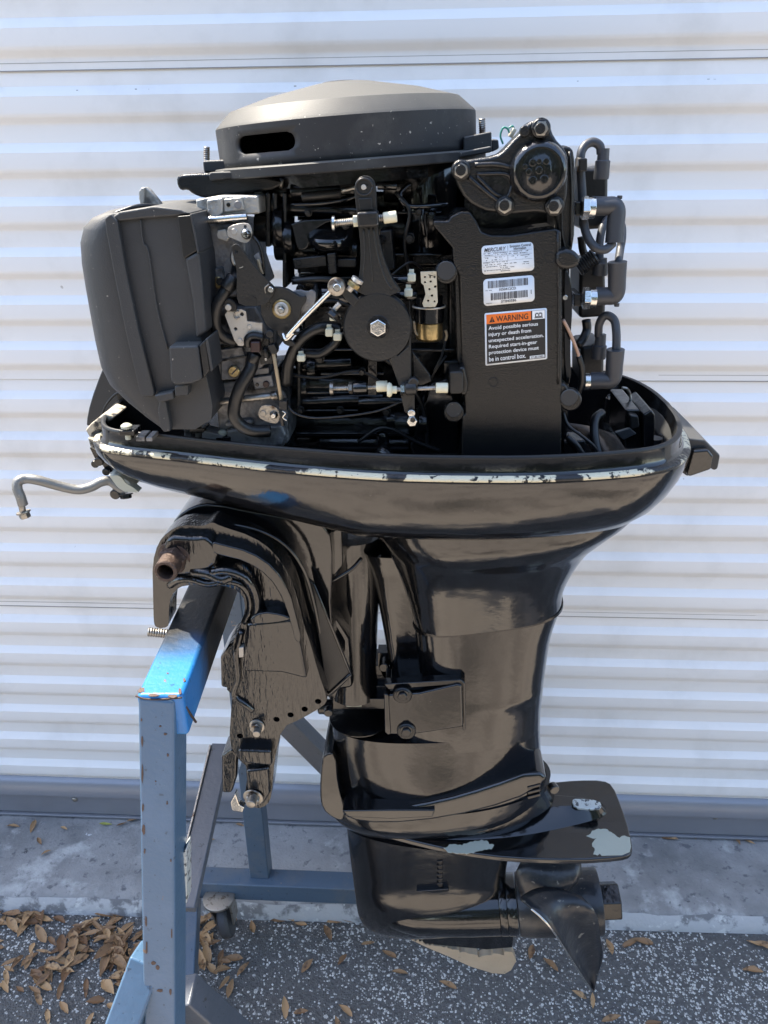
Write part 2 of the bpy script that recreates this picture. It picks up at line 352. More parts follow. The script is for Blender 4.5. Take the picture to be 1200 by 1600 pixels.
def leaf_mat(name, a, b_):
    m = mat(name, a, .62, bump=(400, .4)); t = m.node_tree; N = t.nodes; L = t.links; b = N['Principled BSDF']
    oi = N.new('ShaderNodeObjectInfo'); mx = N.new('ShaderNodeMix'); mx.data_type = 'RGBA'; L.new(oi.outputs['Random'], mx.inputs[0]); mx.inputs[6].default_value = (*a, 1); mx.inputs[7].default_value = (*b_, 1)
    g = N.new('ShaderNodeNewGeometry'); n = N.new('ShaderNodeTexNoise'); n.inputs['Scale'].default_value = 90; n.inputs['Detail'].default_value = 5; L.new(g.outputs['Position'], n.inputs['Vector'])
    mr = N.new('ShaderNodeMapRange'); mr.inputs[1].default_value = .55; mr.inputs[2].default_value = .68; L.new(n.outputs['Fac'], mr.inputs[0])
    m2 = N.new('ShaderNodeMix'); m2.data_type = 'RGBA'; L.new(mr.outputs[0], m2.inputs[0]); L.new(mx.outputs[2], m2.inputs[6]); m2.inputs[7].default_value = (.10, .055, .03, 1); L.new(m2.outputs[2], b.inputs['Base Color'])
    return m
M_leaf = leaf_mat('dry_tan_leaf', (.17, .085, .038), (.46, .285, .14))
M_leafg = leaf_mat('yellow_green_leaf', (.26, .27, .05), (.36, .36, .08))

# ================================================================== THE PLACE
SLAB = .04; DY = 1.3; P = .0772
struct(part('asphalt', None, M_asph, ([(-3.2, .42, 0), (3.2, .42, 0), (3.2, 1.2, 0), (-3.2, 1.2, 0)], [[0, 1, 2, 3]])))
struct(part('car_park', None, M_lot, ([(-60, -60, -.006), (60, -60, -.006), (60, 60, -.006), (-60, 60, -.006)], [[0, 1, 2, 3]])))
struct(part('driveway', None, M_drive, ([(-7, -3.3, -.003), (7, -3.0, -.003), (7, .6, -.003), (-7, .6, -.003)], [[0, 1, 2, 3]])))
# concrete apron in front of the door with a worn, wavy lip
vs, fs = [], []; n = 240
prof = [(-.012, 0, 0), (-.008, .018, 1), (.002, .034, 1), (.02, .040, .6), (.07, .041, .2), (.14, .040, 0), (.32, .041, 0), (.6, .041, 0)]
for i in range(n+1):
    x = -3.2+6.4*i/n
    for (dy, z, w) in prof:
        k = noise.noise(V((x*9, dy*20, 0)))*.006+noise.noise(V((x*45, dy*60, 3)))*.0025
        vs.append((x, 1.087+.0135*x+dy+k*w, z+k*.6*(1 if z > 0 else 0)+noise.noise(V((x*3, dy*9, 7)))*.002*(z > 0)))
m_ = len(prof)
for i in range(n):
    for j in range(m_-1): fs.append([i*m_+j, (i+1)*m_+j, (i+1)*m_+j+1, i*m_+j+1])
struct(part('concrete_apron', None, M_slab, (vs, fs), smooth=80))
vs2 = [(v[0], v[1]-.001, v[2]+.001) for v in vs]
fs2 = [f for q, f in enumerate(fs) if q % (m_-1) < 2]
struct(part('apron_lip', None, M_edge, (vs2, fs2), smooth=80))

# ---- roller door
door = empty('roller_door', (-.1, DY, SLAB), 'white corrugated steel roller door behind the outboard motor', 'door')
Z0 = H+.10847*DY                          # first dark line
def line_z(k):
    z = Z0
    if k >= 0:
        for i in range(k): z -= P*(1.142 if i % 6 == 0 else 1)
    else:
        for i in range(-1, k-1, -1): z += P*(1.142 if i % 6 == 0 else 1)
    return z
XA, XB = -2.1, 1.95
def panel(k0, k1, zend=None):
    """corrugated sheet from the dark line k0 (its seam lies just under it) down to the next seam"""
    pts = []                               # (y, z)
    D1 = .0095
    for k in range(k0, k1+1):
        za = line_z(k); zb = line_z(k+1)
        ext = (za-zb)-P
        if k == k0: pts.append((DY+.0018, za-.014-ext*.6))
        else: pts += [(DY-D1+.0004, za+.0065), (DY-D1+.003, za+.001), (DY-.001, za-.0045), (DY, za-.0068), (DY, za-.009)]
        if k == k1:
            pts.append((DY-.0002, za-.0165-ext*.6)); break
        zt = zb+P                          # regular part measured up from the next line
        pts += [(DY, zt-.0325), (DY-.0015, zt-.0345), (DY-D1+.0015, zt-.0435), (DY-D1, zt-.046), (DY-D1, zt-.048), (DY-D1-.0002, zb+.022), (DY-D1, zb+.0095)]
    if zend is not None:
        pts = [p for p in pts if p[1] > zend]+[(pts[-1][0], zend)]
    vs, fs = [], []; NX = 28
    for i in range(NX+1):
        x = XA+(XB-XA)*i/NX
        for (y, z) in pts: vs.append((x, y+noise.noise(V((x*2, z*5, 1)))*.0012, z+noise.noise(V((x*1.5, z*2, 5)))*.0008))
    m = len(pts)
    for i in range(NX):
        for j in range(m-1): fs.append([i*m+j, i*m+j+1, (i+1)*m+j+1, (i+1)*m+j])
    return part('door_panel', door, M_door, (vs, fs), smooth=28)
ZB = U(600, 1229, DY).z
for a in (-12, -6, 0, 6): panel(a, a+6)
panel(12, 18, ZB)
for k in (0, 6, 12):
    z = line_z(k)-.014-(P*.142)*.6
    part('seam_line', door, M_seam, box(XA, XB, DY-.0006, DY+.0005, z-.0030, z-.0016))
    part('seam_crease', door, M_seam, box(XA, XB, DY-.0002, DY+.0007, z+.0075, z+.0082))
# gritty scratch under the top seam
vs, fs = [], []; z = line_z(0)-.0415-P*.142
x = XA
while x < XB:
    w = random.uniform(.001, .004); h = random.uniform(.0004, .0016)*(1+1.5*(random.random() > .9)); y = DY-.0045
    q = len(vs); zz = z+random.gauss(0, .0004)+noise.noise(V((x*3, 0, 0)))*.0008
    vs += [(x, y, zz), (x+w, y, zz), (x+w, y, zz+h), (x, y, zz+h)]; fs.append([q, q+1, q+2, q+3]); x += w+random.expovariate(500)
sc = part('scuff_line', door, M_seam, (vs, fs)); sc['kind'] = 'stuff'
zb0 = SLAB+.004
zs = U(600, 1285, DY).z; zr = U(600, 1250, DY).z
pr = [(DY+.006, ZB+.004), (DY-.006, ZB-.004), (DY-.012, ZB-.010), (DY-.020, zr+.004), (DY-.020, zr-.002), (DY-.014, zr-.006), (DY-.014, zs+.012), (DY+.01, zs+.012)]
part('bottom_bar', door, M_bbar, ([(x, y, z) for x in (XA, XB) for y, z in pr], [[i, i+1, len(pr)+i+1, len(pr)+i] for i in range(len(pr)-1)]+[list(range(len(pr))), [len(pr)*2-1-i for i in range(len(pr))]]), smooth=30, bevel=.0012)
part('door_seal', door, M_bbar, box(XA, XB, DY-.019, DY+.01, zs+.0035, zs+.0085), bevel=.001)
part('rubber_strip', door, M_seal, box(XA, XB, DY-.012, DY+.01, SLAB-.002, zs+.0035))
for bx_, by_ in ((117, 1249), (1118, 1277)):
    c = U(bx_, by_, DY-.014); part('round_head_bolt', door, M_dsteel, lathe([(.0062, 0), (.0062, .001), (.005, .0028), (.002, .004)], c, (0, -1, 0), 16))
bld = empty('warehouse_wall', (0, 1.45, 0), 'cream stucco warehouse wall above and beside the roller door', 'wall')
RH = 2.19
part('wall', bld, M_wall, merge(box(-9, XA+.03, DY-.03, DY+.22, 0, RH), box(XB-.03, 9, DY-.03, DY+.22, 0, RH), box(XA+.0301, XB-.0301, DY-.03, DY+.22, 2.12, RH)))
part('roof', bld, M_roof, box(-9.1, 9.1, DY-.06, DY+5, RH+.001, RH+.06), bevel=.004)

for i, hx in enumerate((-13, -8.6, -4.4, -.2, 4.1, 8.3, 12.6)):  # unseen trees added behind the camera to darken reflections in the black paint
    tr = empty('tree', (hx, -9, 0), ('first', 'second', 'third', 'fourth', 'fifth', 'sixth', 'last')[i]+' tree from the left in the unseen row added to darken reflections in the paint', 'tree', 'unseen trees added for dark reflections')
    rh = random.Random(3+i); vs, fs = [], []; hh = rh.uniform(5.6, 7.2)
    for k in range(2600):
        a_ = rh.uniform(0, 2*pi); el = rh.uniform(-1, 1); rr_ = rh.uniform(.45, 1)**.5; c_ = math.sqrt(1-el*el)
        lump = 1+.25*noise.noise(V((cos(a_)*2, sin(a_)*2, el*2+i)))
        p = V((hx+2.5*rr_*c_*cos(a_)*lump, -9+1.6*rr_*c_*sin(a_)*lump, hh*.52+hh*.5*rr_*el*lump)); p.z = max(p.z, .25)
        u = V((rh.gauss(0, 1), rh.gauss(0, 1), rh.gauss(0, 1))).normalized(); w = u.cross(V((rh.gauss(0, 1), rh.gauss(0, 1), rh.gauss(0, 1)))).normalized(); q = len(vs)
        vs += [p-u*.22, p+w*.12, p+u*.22, p-w*.12]; fs.append([q, q+1, q+2, q+3])
    part('crown', tr, M_foli, (vs, fs))['kind'] = 'stuff'
    part('trunk', tr, M_bark, tube([(hx, -9, -.05), (hx+.05, -9, hh*.3), (hx-.05, -9, hh*.6)], lambda t: .16-.08*t))

# ================================================================== ENGINE STAND
stand = empty('engine_stand', (-.27, .8, 0), 'blue steel tube stand on casters carrying the outboard motor', 'stand')
bt = U(213, 1087, .6); zt = bt.z+.001
bw = .047
xc = U(249, 1087, .6).x
# cross beam: open box with rounded edges
part('beam', stand, M_beam, bar((xc, .6, zt-.026), (xc-.022, 1.07, zt-.026), bw, .052), bevel=.005, seg=3)
pa = V((xc-.0035, .6205, zt-.007)); pb = U(252, 1598, .545); pb.y = .56
dirp = (pb-pa).normalized(); pe = pa+dirp*((pa.z-.02)/-dirp.z)
part('post', stand, M_post, bar(pa, pe, .037, .044), bevel=.0035, seg=3)
part('weld_bead', stand, M_rust, merge(T([(212, 1087, .600), (222, 1091, .5995), (240, 1093, .5995), (262, 1092, .5995), (284, 1090, .600)], 1.5), T([(290, 1104, .606), (299, 1118, .615), (306, 1128, .63)], 2)), smooth=180)
q1 = U(231, 1500, .56)
# rust showing where the paint has flaked along the edges of the post and the end of the beam
_n = (dirp.cross(V((1, 0, 0)))).normalized(); _n = _n if _n.y < 0 else -_n
_p0 = pa+_n*.0222
def on_post(px, py): d = ray(px, py); return EYE+d*((_p0+_n*.0003-EYE).dot(_n)/d.dot(_n))
rc = random.Random(8)
def chip(px, py, rx, ry, pt=on_post):
    pts = [pt(px+rx*cos(a)*rc.uniform(.55, 1.2), py+ry*sin(a)*rc.uniform(.6, 1.2)) for a in [k*2*pi/9 for k in range(9)]]
    part('paint_chip', stand, M_chipr, (pts+[p-_n*.0006 for p in pts], [list(range(9))]+[[i, (i+1) % 9, 9+(i+1) % 9, 9+i] for i in range(9)]))
for px, py, rx, ry in ((221, 1125, 1.5, 3), (222, 1158, 2, 8), (222, 1210, 1.6, 14), (223, 1262, 2.2, 6), (224, 1296, 3, 9), (226, 1330, 1.5, 4), (258, 1147, 3, 2), (262, 1180, 2, 3), (261, 1255, 1.6, 3), (240, 1505, 4, 3), (246, 1512, 3, 4), (250, 1548, 5, 2.5), (228, 1440, 1.6, 8), (229, 1480, 1.5, 12), (268, 1460, 1.5, 9), (266, 1550, 2, 5), (250, 1135, 2, 1.5), (243, 1221, 1.4, 1.6), (267, 1345, 1.3, 3)): chip(px, py, rx, ry)
on_beam = lambda x, y: UZ(x, y, zt+.0003)
_n = V((0, 0, 1))
for px, py, rx, ry in ((221, 1078, 6, 5), (240, 1086, 9, 2.6), (270, 1087, 8, 3.2), (281, 1080, 3, 5), (288, 1062, 2, 4), (262, 1052, 2, 1.5)): chip(px, py, rx, ry, on_beam)
part('left_foot', stand, M_post, bar(U(236, 1490, .575), U(150, 1720, .50), .038, .038), bevel=.003)
part('right_foot', stand, M_brace, bar(U(283, 1548, .615), U(500, 1740, .66), .036, .040), bevel=.003)
part('far_post', stand, M_fbar, bar((U(409, 1371, 1.03).x, 1.045, zt-.052), U(409, 1371, 1.045), .037, .037), bevel=.003)
b0, b1 = U(302, 1378, 1.03), U(700, 1392, 1.03); b1.z = b0.z
part('base_bar', stand, M_fbar, bar(b0, b1, .04, .042, side=(0, 1, 0)), bevel=.003)
part('far_brace', stand, M_brace, bar(U(425, 1102, 1.05), U(672, 1352, 1.045), .037, .036, side=(0, 1, 0)), bevel=.003)
part('front_rail', stand, M_fbar, bar(U(299, 1392, 1.03), (pe.x, pe.y+.02, .06), .036, .036), bevel=.003)
part('plate_brace', stand, M_brace, bar(U(347, 1165, .90), U(288, 1422, .67), .030, .014), bevel=.002)
part('brace_edge', stand, M_dsteel, bar(U(347, 1165, .90)+V((-.0155, -.006, .004)), U(288, 1422, .67)+V((-.0155, -.006, .004)), .003, .010), bevel=.001, label='bare bright edge of the flat brace')
part('inspection_tag', stand, M_anode, prism([(284, 1335), (291, 1325), (292, 1410), (285, 1420)], .60, .62), bevel=.001, label='weathered grey sticker on the side of the blue post')
cw = U(350, 1432, 1.0)
cst = part('caster', stand, M_dsteel, merge(lathe([(.030, 0), (.030, .006), (.02, .008)], cw+V((-.005, 0, .048)), (0, 0, 1), 24),
    bar(cw+V((-.022, 0, .048)), cw+V((-.012, 0, -.004)), .004, .03, side=(1, 0, 0)), bar(cw+V((.020, 0, .048)), cw+V((.022, 0, -.004)), .004, .03, side=(1, 0, 0))), bevel=.001)
part('wheel', cst, M_tyre, lathe([(.010, -.011), (.030, -.0105), (.035, -.006), (.0355, 0), (.035, .006), (.030, .0105), (.010, .011)], cw+V((.004, 0, -.006)), (1, .12, .2), 32))
cw2 = U(672, 1470, 1.0); cw2.z = cw.z
cst = part('caster', stand, M_dsteel, lathe([(.030, 0), (.030, .006), (.02, .008)], cw2+V((-.005, 0, .048)), (0, 0, 1), 24), bevel=.001)
part('wheel', cst, M_tyre, lathe([(.010, -.011), (.030, -.0105), (.035, -.006), (.035, .006), (.030, .0105), (.010, .011)], cw2+V((.004, 0, -.004)), (1, .2, 0), 32))

# ================================================================== OUTBOARD MOTOR
mot = empty('outboard_motor', (0, .86, .2), 'black outboard motor with its cover off, clamped to a blue stand', 'outboard motor')
def P_(name, m, geo, bevel=0, parent=None, **k): return part(name, parent or mot, m, geo, bevel, **k)

# ---- lower cowl -------------------------------------------------
XL, XR, CB = -.378, .308, .182; CYc = .862
_half = [(-.364, .0), (-.362, .040), (-.356, .075), (-.343, .098), (-.318, .112), (-.262, .126), (-.202, .142), (-.128, .160), (-.039, .175), (.058, .178), (.13, .173), (.206, .156), (.242, .134), (.264, .098), (.275, .050), (.278, .0)]
_hs = spline([V((x, w, 0)) for x, w in _half], 5)
_plan = [(p.x, -max(0, p.y)) for p in _hs]+[(p.x, max(0, p.y)) for p in reversed(_hs[1:-1])]
def cowl_loop(s, z, sx=None):
    sx = s if sx is None else sx; up_l = .040*max(0, (-.290-z)/.075); lp = []
    for x, y in _plan:
        u = (x+.043)/.321; lp.append(V(((x+.043)*1.03*sx-.043, CYc+y*1.03*s, H+z+up_l*max(0, -u-.1))))
    return lp
cz = [(.966, -.262), (.968, -.2645), (.970, -.276), (.977, -.2795), (.992, -.2815), (1.0, -.2835), (1.001, -.288), (.998, -.296), (.985, -.310), (.960, -.327), (.925, -.343), (.88, -.356), (.80, -.366), (.60, -.371)]
outer = [cowl_loop(s, z) for s, z in cz]
inner = [cowl_loop(s, z) for s, z in ((.954, -.2625), (.952, -.29), (.92, -.335), (.70, -.355))]
g = rings(list(reversed(inner))+outer, cap0=True, cap1=True)
cowl = P_('lower_cowl', M_gloss, g, smooth=50)
ridge = rings([cowl_loop(s, z) for s, z in ((.975, -.2795), (.993, -.2809), (1.0010, -.2822), (1.0025, -.2838), (1.0008, -.2853), (.98, -.2860))], False, False)
P_('belt_line', M_belt, ridge, parent=cowl, smooth=180)
P_('rim_edge', M_semi, rings([cowl_loop(s, z) for s, z in ((.9685, -.2640), (.9680, -.2612), (.960, -.2603), (.953, -.2615))], False, False), parent=cowl, smooth=180)
# far front wall of the cowl rising behind the intake box
P_('front_lip', M_plas, prism([(165, 568), (158, 580), (140, 630), (134, 662), (137, 668), (160, 655), (178, 650), (205, 640), (215, 600), (180, 560)], .90, .935, sm=1), .002, parent=cowl)
P_('broken_corner', M_crust, merge(prism([(133, 672), (142, 662), (163, 646), (180, 652), (176, 656), (160, 668), (156, 676), (174, 690), (172, 697), (158, 697), (143, 690)], .80, .84), prism([(136, 684), (150, 690), (160, 697), (150, 705), (141, 700)], .79, .82)), .002, parent=cowl)
P_('torn_bracket', M_deep, merge(prism([(140, 700), (152, 694), (168, 702), (176, 716), (172, 728), (176, 738), (166, 736), (158, 724), (148, 716)], .795, .83), disc(152, 722, .80, 6, .008), disc(160, 716, .80, 7, .012), disc(170, 733, .80, 6, .010)), .001, parent=cowl)
P_('shift_rod_seat', M_chip, prism([(168, 742), (178, 740), (200, 752), (208, 764), (196, 772), (184, 764)], .775, .80), .002, parent=cowl)
P_('bare_patch', M_prim, prism([(172, 745), (182, 742), (190, 746), (196, 755), (205, 760), (212, 765), (218, 770), (196, 768), (184, 762)], .7735, .785, sm=1), parent=cowl)
ck = P_('crank_rod', M_grey, T([(36, 789, .74), (32, 776, .74), (27, 763, .742), (29, 752, .745), (42, 748, .75), (62, 751, .752), (95, 760, .76), (122, 765, .765), (142, 761, .77), (158, 753, .775), (172, 752, .78), (186, 762, .78), (196, 768, .78)], 7.6, n=8, seg=16), smooth=180)
P_('bolt', M_dsteel, merge(rod((33, 786, .74), (36, 800, .74), 5), hexp(36, 799, .742, 8.5, .008, (.25, -.1, -1), 1.3)), parent=ck)
P_('bolt', M_deep, merge(hexp(196, 771, .78, 9, .006, (.1, -.3, -1), 1.3), disc(184, 768, .785, 8, .01)), .0005, parent=ck)
# rear latch
P_('rear_latch', M_plas, merge(prism([(1060, 676), (1070, 684), (1102, 688), (1126, 712), (1122, 733), (1116, 736), (1110, 731), (1082, 742), (1074, 745), (1062, 735), (1045, 700)], .80, .92)), .004, parent=cowl)
P_('latch_lever', M_gloss, prism([(1083, 704), (1107, 702), (1116, 713), (1112, 734), (1077, 746), (1073, 740)], .792, .90), .003, parent=cowl)
P_('rear_catch', M_plas, merge(prism([(1002, 616), (1022, 617), (1037, 630), (1035, 642), (1015, 640)], .955, .99), prism([(1046, 650), (1060, 658), (1086, 685), (1065, 688), (1050, 675)], .88, .95)), .004, parent=cowl)

# ---- mid section -------------------------------------------------
neck = loft([(568, 780, 1000, 756, .120, 2.2), (576, 805, 988, 782, .119, 2.2), (592, 826, 950, 808, .110, 2.4), (607, 846, 918, 832, .098, 2.7), (620, 872, 893, 866, .086, 3.0), (634, 912, 877, 900, .076, 3.2), (646, 956, 874, 926, .068, 3.4)], fine=5, seg=64)
P_('midsection_neck', M_gloss, neck, smooth=60)
P_('neck_channel', M_gloss, loft([(568, 836, 700, 840, .060, 5), (583, 880, 700, 880, .050, 5), (596, 945, 700, 940, .043, 5), (606, 1005, 700, 1000, .040, 5), (613, 1050, 700, 1050, .038, 5)], Yc=.875, seg=40), smooth=50)
hous = P_('driveshaft_housing', M_gloss, loft([(646, 957, 874, 926, .0655, 3.4), (650, 1000, 858, 975, .064, 3.3), (655, 1055, 849, 1035, .062, 3.2), (652, 1070, 847, 1052, .062, 3.2), (610, 1075, 846, 1070, .062, 3.0), (606, 1100, 844, 1090, .062, 2.8), (606, 1135, 843, 1120, .062, 2.6)], fine=4, seg=64), smooth=40)
P_('seam', M_deep, rings([[q for q in cowl] for cowl in (loft([(643.5, 955, 876.5, 924, .0675, 3.4), (643.5, 959, 876.5, 928, .0675, 3.4)], fine=1, seg=64)[0][:64], loft([(643.5, 955, 876.5, 924, .0675, 3.4), (643.5, 959, 876.5, 928, .0675, 3.4)], fine=1, seg=64)[0][64:128])]), parent=hous, smooth=60)
barrel = loft([(520, 1119, 843, 1108, .0618, 2.6), (521, 1150, 843, 1140, .063, 2.6), (524, 1195, 846, 1178, .067, 2.3), (530, 1232, 856, 1212, .070, 2.1), (536, 1254, 866, 1238, .070, 2.1)], fine=5, seg=72)
P_('lower_housing', M_gloss, barrel, smooth=50)
# dark well with the lower mount and its rubber
P_('mount_well', M_deep, merge(disc(562, 1113, .86, 1, .001), lathe([(.040, 0), (.043, .002), (.043, .0035)], U(563, 1121, .845), (0, 0, 1), 32)))
P_('lower_mount', M_deep, merge(boxp(532, 1072, 605, 1100, .85, .90), boxp(520, 1092, 604, 1108, .835, .87), disc(520, 1104, .84, 12, .02, (-1, 0, 0)), boxp(575, 1040, 608, 1110, .86, .90), disc(601, 1030, .86, 8, .02), boxp(590, 1020, 606, 1060, .86, .88)), .002)
P_('mount_pad', M_prim, boxp(541, 1083, 565, 1105, .833, .85), .001)
cov = P_('mount_cover', M_gloss, prism([(606, 1086), (655, 1083), (716, 1069), (722, 1072), (724, 1136), (640, 1149), (606, 1148), (603, 1120)], .783, .84), .003)
P_('cover_lip', M_gloss, prism([(600, 1084), (607, 1086), (611, 1148), (606, 1149), (601, 1145)], .779, .84), .002, parent=cov)
for bx_, by_ in ((629, 1085), (635, 1141)):
    P_('boss', M_cast, disc(bx_, by_, .783, 15, .004), parent=cov)
    P_('bolt', M_deep, hexp(bx_, by_, .779, 8, .006), .0006, parent=cov)
P_('step_edge', M_gloss, prism([(600, 1069), (720, 1062), (727, 1068), (728, 1141), (723, 1142), (722, 1069), (606, 1078)], .7865, .80), .0015, parent=hous)

# ---- antiventilation plate and spray skirt ------------------------
ZP = H-.885
def onplate(pts, z): return [UZ(x, y, z) for x, y in pts]
def slab(pts, z, t, sm=1, f=None):
    p = chaikin(onplate(pts, z), sm); n = len(p)
    if f: p = [V((q.x, q.y, f(q))) for q in p]
    return p+[q-V((0, 0, t)) for q in p], [list(range(n)), list(range(2*n-1, n-1, -1))]+[[i, (i+1) % n, n+(i+1) % n, n+i] for i in range(n)]
plate_pts = [(530, 1281), (560, 1291), (600, 1302), (660, 1318), (720, 1331), (800, 1341), (900, 1344), (970, 1339), (987, 1334), (989, 1322), (983, 1295), (972, 1260), (958, 1226), (942, 1218), (900, 1218), (860, 1222), (760, 1224), (650, 1226), (560, 1236), (528, 1262)]
pl = P_('antiventilation_plate', M_gloss, slab(plate_pts, ZP, .010), .003)
P_('bare_patch', M_prim, slab(ragged([(693, 1325), (702, 1319), (722, 1321), (735, 1315), (760, 1313), (772, 1320), (768, 1327), (750, 1329), (740, 1333), (715, 1334), (700, 1332)], 1.2), ZP+.0004, .0004, 0), parent=pl)
P_('bare_patch', M_prim, slab(ragged([(916, 1306), (925, 1298), (942, 1295), (955, 1300), (961, 1304), (968, 1309), (972, 1306), (984, 1308)], 1.3, closed=False)+[(984, 1308), (986, 1323), (984, 1331), (972, 1336)]+ragged([(940, 1337), (927, 1335), (929, 1325), (925, 1318), (933, 1309), (922, 1309)], 1.2, seed=2, closed=False), ZP+.0004, .0004, 0), parent=pl)
# hump over the plate running aft from the housing
def hump(z0, pts, top, z1): 
    a = chaikin(onplate(pts, z0), 2); b = chaikin(onplate(top, z1), 2); return rings([a, b])
P_('plate_hump', M_gloss, hump(ZP-.001, [(534, 1282), (620, 1303), (700, 1316), (800, 1312), (900, 1292), (950, 1275), (948, 1262), (935, 1250), (890, 1246), (760, 1240), (560, 1250)], [(540, 1268), (620, 1278), (700, 1281), (800, 1270), (890, 1257), (938, 1262), (937, 1253), (920, 1248), (885, 1243), (760, 1236), (560, 1246)], ZP+.016), .004, parent=pl, seg=3)
P_('anode', M_anode, slab([(893, 1250), (900, 1247), (937, 1250), (941, 1262), (925, 1264), (898, 1262)], ZP+.0205, .004, 1), .001, parent=pl)
skirt = loft([(524, 1225, 860, 1205, .0715, 2.1), (516, 1248, 852, 1232, .073, 2.2), (520, 1262, 846, 1250, .066, 2.2), (532, 1276, 840, 1264, .052, 2.2)], fine=3, seg=64)
P_('spray_skirt', M_gloss, skirt, smooth=60)
P_('skirt_nose', M_gloss, prism([(502, 1190), (507, 1180), (523, 1176), (530, 1230), (540, 1270), (536, 1284), (520, 1279), (503, 1265), (499, 1240)], .81, .93, sm=1), .004)
wedge = [prism([(530, 1262), (600, 1268), (690, 1252), (760, 1232), (838, 1204), (862, 1222), (800, 1255), (700, 1280), (600, 1290), (540, 1282)], .783, .84, sm=1)]
P_('cast_wedge', M_gloss, wedge[0], .006, seg=4)
P_('wedge_step', M_gloss, prism([(534, 1267), (610, 1266), (680, 1266), (676, 1277), (610, 1280), (545, 1277)], .7775, .80), .002)
for i in range(3):
    P_('exhaust_slot', M_deep, prism([(824, 1230.5+i*7.5), (844, 1225.5+i*7.5), (845, 1229+i*7.5), (825, 1234.5+i*7.5)], .7815, .80), .0008, parent=hous)
P_('plug_screw', M_gloss, disc(862, 1228, .80, 8, .010, (.35, -1, .1)), .001)

# ---- gearcase ------------------------------------------------------
gc = P_('gearcase', M_gloss, loft([(541, 1288, 800, 1318, .030, 2.2), (546, 1330, 792, 1350, .029, 2.2), (551, 1370, 790, 1372, .030, 2.1), (555, 1400, 790, 1388, .036, 2.0), (560, 1428, 790, 1410, .036, 1.9), (572, 1446, 790, 1432, .029, 1.9), (604, 1462, 780, 1452, .012, 1.9)], fine=4, seg=48), smooth=60)
nose, tail = U(553, 1421, .86), U(806, 1412, .86); L_ = (tail-nose).length
pr = [(.002, .02), (.012, .03), (.022, .045), (.031, .062), (.037, .082), (.0425, .105), (.0445, .15), (.0455, .19), (.0455, L_-.028), (.0445, L_-.0275), (.0460, L_-.026), (.0460, L_-.016), (.0450, L_-.0155), (.0462, L_-.014), (.0462, L_)]
P_('torpedo', M_gloss, lathe(pr, nose, tail-nose, 48), parent=gc, smooth=50)
def skeg(poly, w0, w1):
    a = [U(x, y, .86) for x, y in poly]; zt_ = max(q.z for q in a); zb_ = min(q.z for q in a)
    vs = []
    for s in (-1, 1):
        for q in a: w = w1+(w0-w1)*(q.z-zb_)/(zt_-zb_); vs.append(V((q.x, q.y+s*w, q.z)))
    n = len(a); return vs, [list(range(n)), list(range(2*n-1, n-1, -1))]+[[i, (i+1) % n, n+(i+1) % n, n+i] for i in range(n)]
sk = [(600, 1440), (660, 1470), (700, 1474), (760, 1480), (800, 1476), (803, 1440)]
P_('skeg', M_gloss, skeg(sk, .010, .0045), .001, parent=gc)
P_('skeg_tip', M_bare, skeg(ragged([(640, 1461), (662, 1468), (682, 1472), (700, 1476), (716, 1479), (734, 1485), (752, 1489), (770, 1484), (782, 1486), (792, 1481), (800, 1482)], 1.4, seed=5, closed=False)+[(800, 1482), (806, 1497), (798, 1512), (788, 1518), (770, 1517), (735, 1506), (700, 1489), (668, 1475)], .0075, .0042), 0, parent=gc, label='bare beige lower tip of the skeg where the paint has worn off')
for i in range(7):
    P_('intake_slot', M_cast, prism([(682, 1346+i*7), (692, 1345+i*7), (692, 1351+i*7), (686, 1352.5+i*7)], .8285-.0002*i, .84), .0015, parent=gc)
P_('intake_ledge', M_gloss, prism([(650, 1393), (700, 1389), (702, 1393), (680, 1396)], .824, .84), .001, parent=gc)
